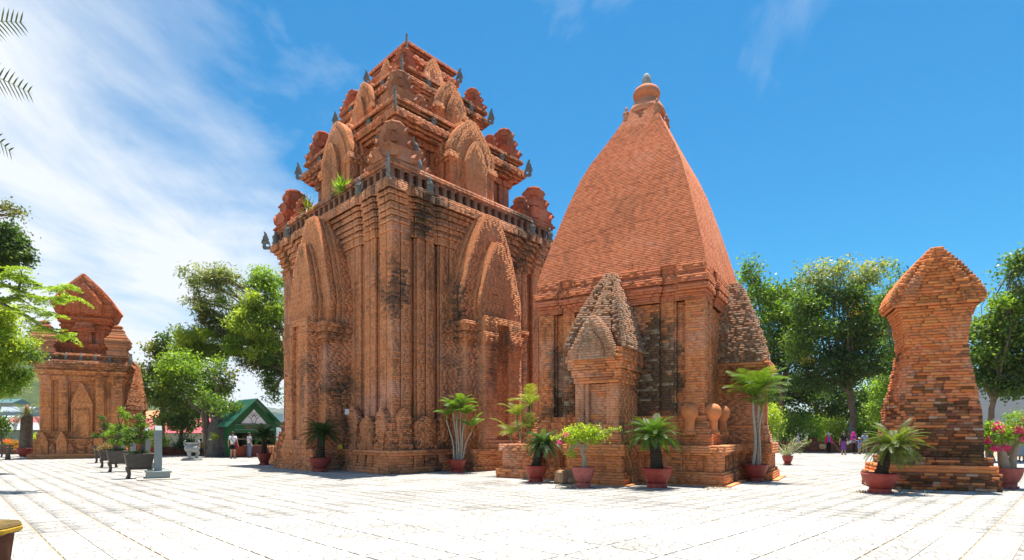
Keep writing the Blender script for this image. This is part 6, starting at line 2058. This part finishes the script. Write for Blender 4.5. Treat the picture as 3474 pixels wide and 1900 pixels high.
    if top:
        col, hem = top
        T = {'hem': (0, 0, torso(hem), (.148 * h * s, .122 * h * s)), 'waist': g('waist', 1.06, .012), 'chest': g('chest', 1.05, .012), 'nk': (0, .01, torso(1.435), .075 * h)}
        TE = [('hem', 'waist'), ('waist', 'chest'), ('chest', 'nk')]
        for sd in 'lr':
            T['sh' + sd] = g('sh' + sd, 1.1, .014)
            if sleeves == 'long':
                T['el' + sd] = g('el' + sd, 1.1, .014); T['wr' + sd] = g('wr' + sd, 1.1, .014)
                TE += [('chest', 'sh' + sd), ('sh' + sd, 'el' + sd), ('el' + sd, 'wr' + sd)]
            else:
                a = Vector(J['sh' + sd][:3]).lerp(Vector(J['el' + sd][:3]), .62)
                T['sl' + sd] = (*a, .066 * h)
                TE += [('chest', 'sh' + sd), ('sh' + sd, 'sl' + sd)]
        link('shirt', skin_mesh('shirt', T, TE, CLOTH, col, 'chest'), th)
    if bottom:
        kind, col = bottom
        if kind == 'skirt':
            mb = MB(); mb.lathe([(.175 * h, .36 * h), (.17 * h, .55 * h), (.165 * h, .8 * h), (.15 * h, .95 * h), (.13 * h, 1.04 * h)], (0, 0, 0), 18, col)
            mb.V = [(x, y * .82, z) for x, y, z in mb.V]
            mb.build('skirt', CLOTH, th, smooth=60)
        else:
            B = {'pelvis': g('pelvis', 1.06, .014)}
            B['wst'] = (0, .005, torso(1.02), (.13 * h * s + .012, .105 * h * s + .012))
            BE = [('wst', 'pelvis')]
            for sd in 'lr':
                B['hp' + sd] = g('hp' + sd, 1.08, .012); BE += [('pelvis', 'hp' + sd)]
                if kind == 'shorts':
                    a = Vector(J['hp' + sd][:3]).lerp(Vector(J['kn' + sd][:3]), .8); B['kn' + sd] = (*a, .095 * h * s)
                    BE += [('hp' + sd, 'kn' + sd)]
                else:
                    B['kn' + sd] = g('kn' + sd, 1.12, .014); B['an' + sd] = g('an' + sd, 1.2, .018)
                    BE += [('hp' + sd, 'kn' + sd), ('kn' + sd, 'an' + sd)]
            link('shorts' if kind == 'shorts' else 'trousers', skin_mesh('trousers', B, BE, CLOTH, col, 'pelvis'), th)
    for sd in 'lr':
        he, to = Vector(J['he' + sd][:3]), Vector(J['to' + sd][:3])
        mb = MB(); mb.tube([he + Vector((0, .03, .012)), he + Vector((0, 0, .02)), he.lerp(to, .5) + Vector((0, 0, .012)), to, to + Vector((0, -.045 * h, -.006))], [.03 * h, .045 * h, .045 * h, .043 * h, .02 * h], 10, shoes); mb.build('shoe', PAINT, th, smooth=60)
    hz = torso(1.635)
    if hair:
        mb = MB()
        prof = [(.088, -.06), (.098, -.01), (.097, .035), (.08, .075), (.045, .102), (.001, .11)]
        mb.lathe([(r * h, z * h) for r, z in prof], (0, .022 * h, hz), 14)
        if hair == 'long':
            mb.lathe([(.06 * h, -.26 * h), (.085 * h, -.15 * h), (.09 * h, -.04 * h)], (0, .045 * h, hz), 12)
        mb.build('hair', HAIR, th, smooth=True)
    th.location = (loc[0], loc[1], loc[2] if len(loc) > 2 else 0); th.rotation_euler = (0, 0, rz)
    LOCAL.add(th.name)
    return th, torso, h
PI = math.pi
th, to, h = person('person in a white T-shirt and black shorts with a shoulder bag, seen from behind', G(790, 1556), PI, 1.72, 'stand', ((.72, .70, .74), .86), ('shorts', (.015, .015, .018)), (.12, .1, .1), 'short', slim=1.12)
mb = MB(); mb.tube([(.13, .0, 1.43), (.02, .15, 1.25), (-.13, .13, 1.02), (-.19, .03, .95)], .016, 6, (.05, .05, .07)); mb.tube([(.13, 0, 1.43), (.02, -.15, 1.25), (-.13, -.14, 1.02), (-.19, -.02, .95)], .016, 6, (.05, .05, .07)); mb.build('bag_strap', CLOTH, th)
mb = MB(); mb.box((-.24, .0, .86), (.1, .24, .28), 0, (.22, .02, .04)); mb.build('shoulder_bag', CLOTH, th, bevel=.02)
person('person in a white T-shirt and blue denim shorts at the kiosk counter', G(846, 1553), PI * .8, 1.68, 'stand', ((.70, .68, .78), .90), ('trousers', (.16, .2, .3)), (.04, .04, .04), 'short', slim=.95)
th, to, h = person('person in an orange shirt seated behind the stone urn', (G(682, 1546)[0], G(682, 1546)[1], 0), PI * .4, 1.6, 'sit', ((.60, .26, .05), .9), ('trousers', (.05, .05, .06)), (.1, .1, .1), 'short')
t2 = thing('wooden_chair', 'low dark chair under the seated person in orange', 'chair', (0, 0, 0))
for k in range(3):
    mb = MB(); mb.box((0, -.14 + k * .14, .38), (.44, .12, .03), 0, (.09, .05, .03)); mb.build('seat_slat', PAINT, t2)
for sx in (-1, 1):
    for sy in (-1, 1):
        mb = MB(); mb.box((sx * .19, sy * .18, .19 if sy < 0 else .42), (.04, .04, .38 if sy < 0 else .84), 0, (.08, .045, .03)); mb.build('leg', PAINT, t2)
mb = MB(); mb.box((0, .2, .74), (.40, .03, .18), 0, (.09, .05, .03)); mb.build('backrest', PAINT, t2)
t2.location = G(682, 1546) + (0,); t2.rotation_euler = (0, 0, PI * .4)

# visitors on the right
arm_basket = {'r': ((.27, -.02, 1.14), (.36, -.12, .98)), 'l': ((.26, .0, 1.12), (.30, -.1, .92))}
th, to, h = person('person in a straw hat, pink jacket and blue shirt, carrying a basket and a broom', G(2811, 1537), .1, 1.62, 'walk', ((.06, .16, .5), .82), ('trousers', (.012, .012, .018)), (.05, .05, .05), 'short', arm_basket)
mb = MB(); mb.lathe([(.26, 0), (.255, .008), (.13, .09), (.02, .165), (.001, .17)], (0, 0, to(1.63)), 24, (.62, .56, .42)); mb.build('straw_hat', CLOTH, th, smooth=50)
mb = MB(); mb.tube([(0, -.108, to(1.575)), (0, -.12, to(1.54)), (0, -.09, to(1.5))], [.05, .06, .05], 8, (.55, .52, .5)); mb.build('face_mask', CLOTH, th, smooth=True)
mb = MB()
for k in (-1, 1):
    sh = Vector((k * .16, 0, to(1.41))); el = Vector((k * .268, -.01, to(1.13))); wr = Vector((k * .335, -.11, to(.96)))
    mb.tube([sh + Vector((-k * .06, 0, .02)), sh, el, wr], [.085, .085, .065, .05], 9, (.56, .03, .12))
    mb.tube([(k * .12, -.06, to(1.4)), (k * .15, -.07, to(1.15)), (k * .17, -.06, to(.86))], [.05, .055, .05], 8, (.56, .03, .12))
    mb.tube([(k * .1, .07, to(1.4)), (k * .12, .09, to(1.15)), (k * .13, .09, to(.86))], [.07, .075, .07], 8, (.56, .03, .12))
mb.build('jacket', CLOTH, th, smooth=50)
gx, gy = G(2811, 1537)
def basket(t_):
    mb = MB(); mb.lathe([(.16, 0), (.24, .08), (.28, .26), (.25, .42), (.23, .44), (.22, .40), (.24, .26), (.2, .1), (.1, .05)], (0, 0, 0), 20, (.36, .27, .15)); mb.build('bowl', CLOTH, t_, smooth=50)
    for k in range(4):
        mb = MB(); z = .1 + k * .1; r_ = (.245, .277, .285, .262)[k]; mb.lathe([(r_, z - .012), (r_ + .01, z), (r_, z + .012)], (0, 0, 0), 20, (.28, .2, .1)); mb.build('band', CLOTH, t_)
    mb = MB(); mb.tube([(-.2, 0, .42), (-.06, 0, .62), (.1, 0, .62), (.22, 0, .42)], .014, 6, (.3, .22, .12)); mb.build('handle', CLOTH, t_)
small('wicker_basket', 'round wicker basket held by the person in the straw hat', 'basket', (gx - .56, gy - .12, .32), basket)
def broom(t_):
    mb = MB(); mb.tube([(0, 0, .85), (.3, 0, .45), (.52, 0, .12)], [.014, .014, .02], 6, (.4, .3, .18)); mb.build('stick', PAINT, t_)
    mb = MB(); mb.tube([(.48, 0, .18), (.56, 0, .07), (.6, 0, .02)], [.025, .06, .075], 8, (.3, .2, .1)); mb.build('bristles', PAINT, t_)
small('broom', 'short broom held out by the person in the straw hat', 'broom', (gx + .33, gy - .12, .02), broom)
th, to, h = person('person in a black polo shirt and purple skirt', G(2862, 1543), -.2, 1.75, 'stand', ((.012, .012, .014), .92), ('skirt', (.17, .06, .25)), (.3, .22, .2), 'long', {'r': ((.25, .03, 1.12), (.26, .0, .86)), 'l': ((.25, .03, 1.12), (.22, -.12, .92))})
th, to, h = person('person with a magenta wrap over the head, striped top and black trousers', G(2897, 1540), .9, 1.72, 'stand', ((.04, .04, .09), .84), ('trousers', (.01, .01, .012)), (.3, .3, .3), None, {'r': ((.23, -.08, 1.12), (.22, -.3, 1.0)), 'l': ((.25, .03, 1.12), (.26, -.05, .9))})
mb = MB(); mb.lathe([(.2, -.55), (.21, -.3), (.17, -.12), (.12, -.04), (.115, .04), (.1, .1), (.05, .125), (.001, .13)], (0, .035, to(1.63)), 16, (.55, .03, .28)); mb.build('head_wrap', CLOTH, th, smooth=60)
mb = MB()
for z in (.88, .95, 1.02, 1.09):
    mb.lathe([(.168, to(z) - .012), (.172, to(z)), (.168, to(z) + .012)], (0, 0, 0), 18, (.5, .5, .52))
mb.V = [(x, y * .84, z) for x, y, z in mb.V]; mb.build('stripes', CLOTH, th)
gx2, gy2 = G(2897, 1540)
def paper(t_):
    mb = MB(); mb.box((0, 0, 0), (.42, .02, .2), 0, (.6, .6, .6)); mb.build('sheet', PAINT, t_)
    for k in range(3):
        mb = MB(); mb.box((0, -.012, -.06 + k * .06), (.36, .004, .012), 0, (.35, .35, .36)); mb.build('fold', PAINT, t_)
o = small('paper_bag', 'pale folded sheet held low between the visitors', 'paper', (gx2 - .42, gy2 - .05, .92), paper); o.rotation_euler = (0, -.4, 0)
th, to, h = person('child in a blue shirt and pale shorts with a white cap', G(2915, 1541), .4, 1.28, 'stand', ((.12, .17, .5), .74), ('shorts', (.22, .3, .48)), (.2, .1, .06), 'short', {'r': ((.2, -.06, 1.14), (.12, -.28, 1.0)), 'l': ((.24, -.04, 1.12), (.28, -.26, 1.02))})
mb = MB(); mb.lathe([(.12 * h, 0), (.115 * h, .05 * h), (.085 * h, .1 * h), (.001, .125 * h)], (0, 0, to(1.63)), 16, (.62, .6, .58)); mb.build('cap', CLOTH, th, smooth=60)
th, to, h = person('person in a pale blue shirt, khaki trousers and dark blue cap', G(2934, 1540), -.3, 1.74, 'stand', ((.3, .36, .5), .88), ('trousers', (.32, .25, .16)), (.5, .5, .5), 'short')
mb = MB(); mb.lathe([(.108, 0), (.105, .04), (.08, .09), (.001, .115)], (0, .005, to(1.64)), 16, (.02, .03, .12)); mb.box((0, -.14, to(1.645)), (.15, .12, .014), 0, (.02, .03, .12)); mb.build('cap', CLOTH, th, smooth=40)
th, to, h = person('person in a bright blue shirt and cap in the shade of the wall', (at(2708, 48), 48, 0), .6, 1.6, 'stand', ((.04, .12, .42), .88), ('trousers', (.03, .03, .04)), (.05, .05, .05), 'short')
mb = MB(); mb.lathe([(.108, 0), (.105, .04), (.08, .09), (.001, .115)], (0, .005, to(1.64)), 16, (.1, .12, .16)); mb.build('cap', CLOTH, th, smooth=40)
person('person in a white top and blue shorts behind the pink bougainvillea', (at(3442, 34), 34, 0), .3, 1.62, 'stand', ((.6, .6, .64), .9), ('shorts', (.04, .06, .3)), (.1, .08, .08), 'long')
person('person in a pale patterned dress and black hair behind the pink bougainvillea', (at(3466, 33.5), 33.5, 0), -.2, 1.64, 'stand', ((.4, .44, .48), .8), ('skirt', (.36, .42, .46)), (.12, .1, .1), 'long')

# ---------------------------------------------------------------- air between here and the mountains
mb = MB(); mb.box((-300, 2150, 148), (8500, 4400, 302))
hz = mb.build('haze', plain('haze_placeholder', (1, 1, 1)))
hm = bpy.data.materials.new('haze'); hm.use_nodes = True; hm.node_tree.nodes.clear()
ho = hm.node_tree.nodes.new('ShaderNodeOutputMaterial'); hv = hm.node_tree.nodes.new('ShaderNodeVolumePrincipled')
hv.inputs['Color'].default_value = (.82, .90, 1.0, 1); hv.inputs['Density'].default_value = .00011; hv.inputs['Anisotropy'].default_value = .2
hm.node_tree.links.new(hv.outputs[0], ho.inputs['Volume'])
hz.data.materials.clear(); hz.data.materials.append(hm)
hz['kind'] = 'stuff'
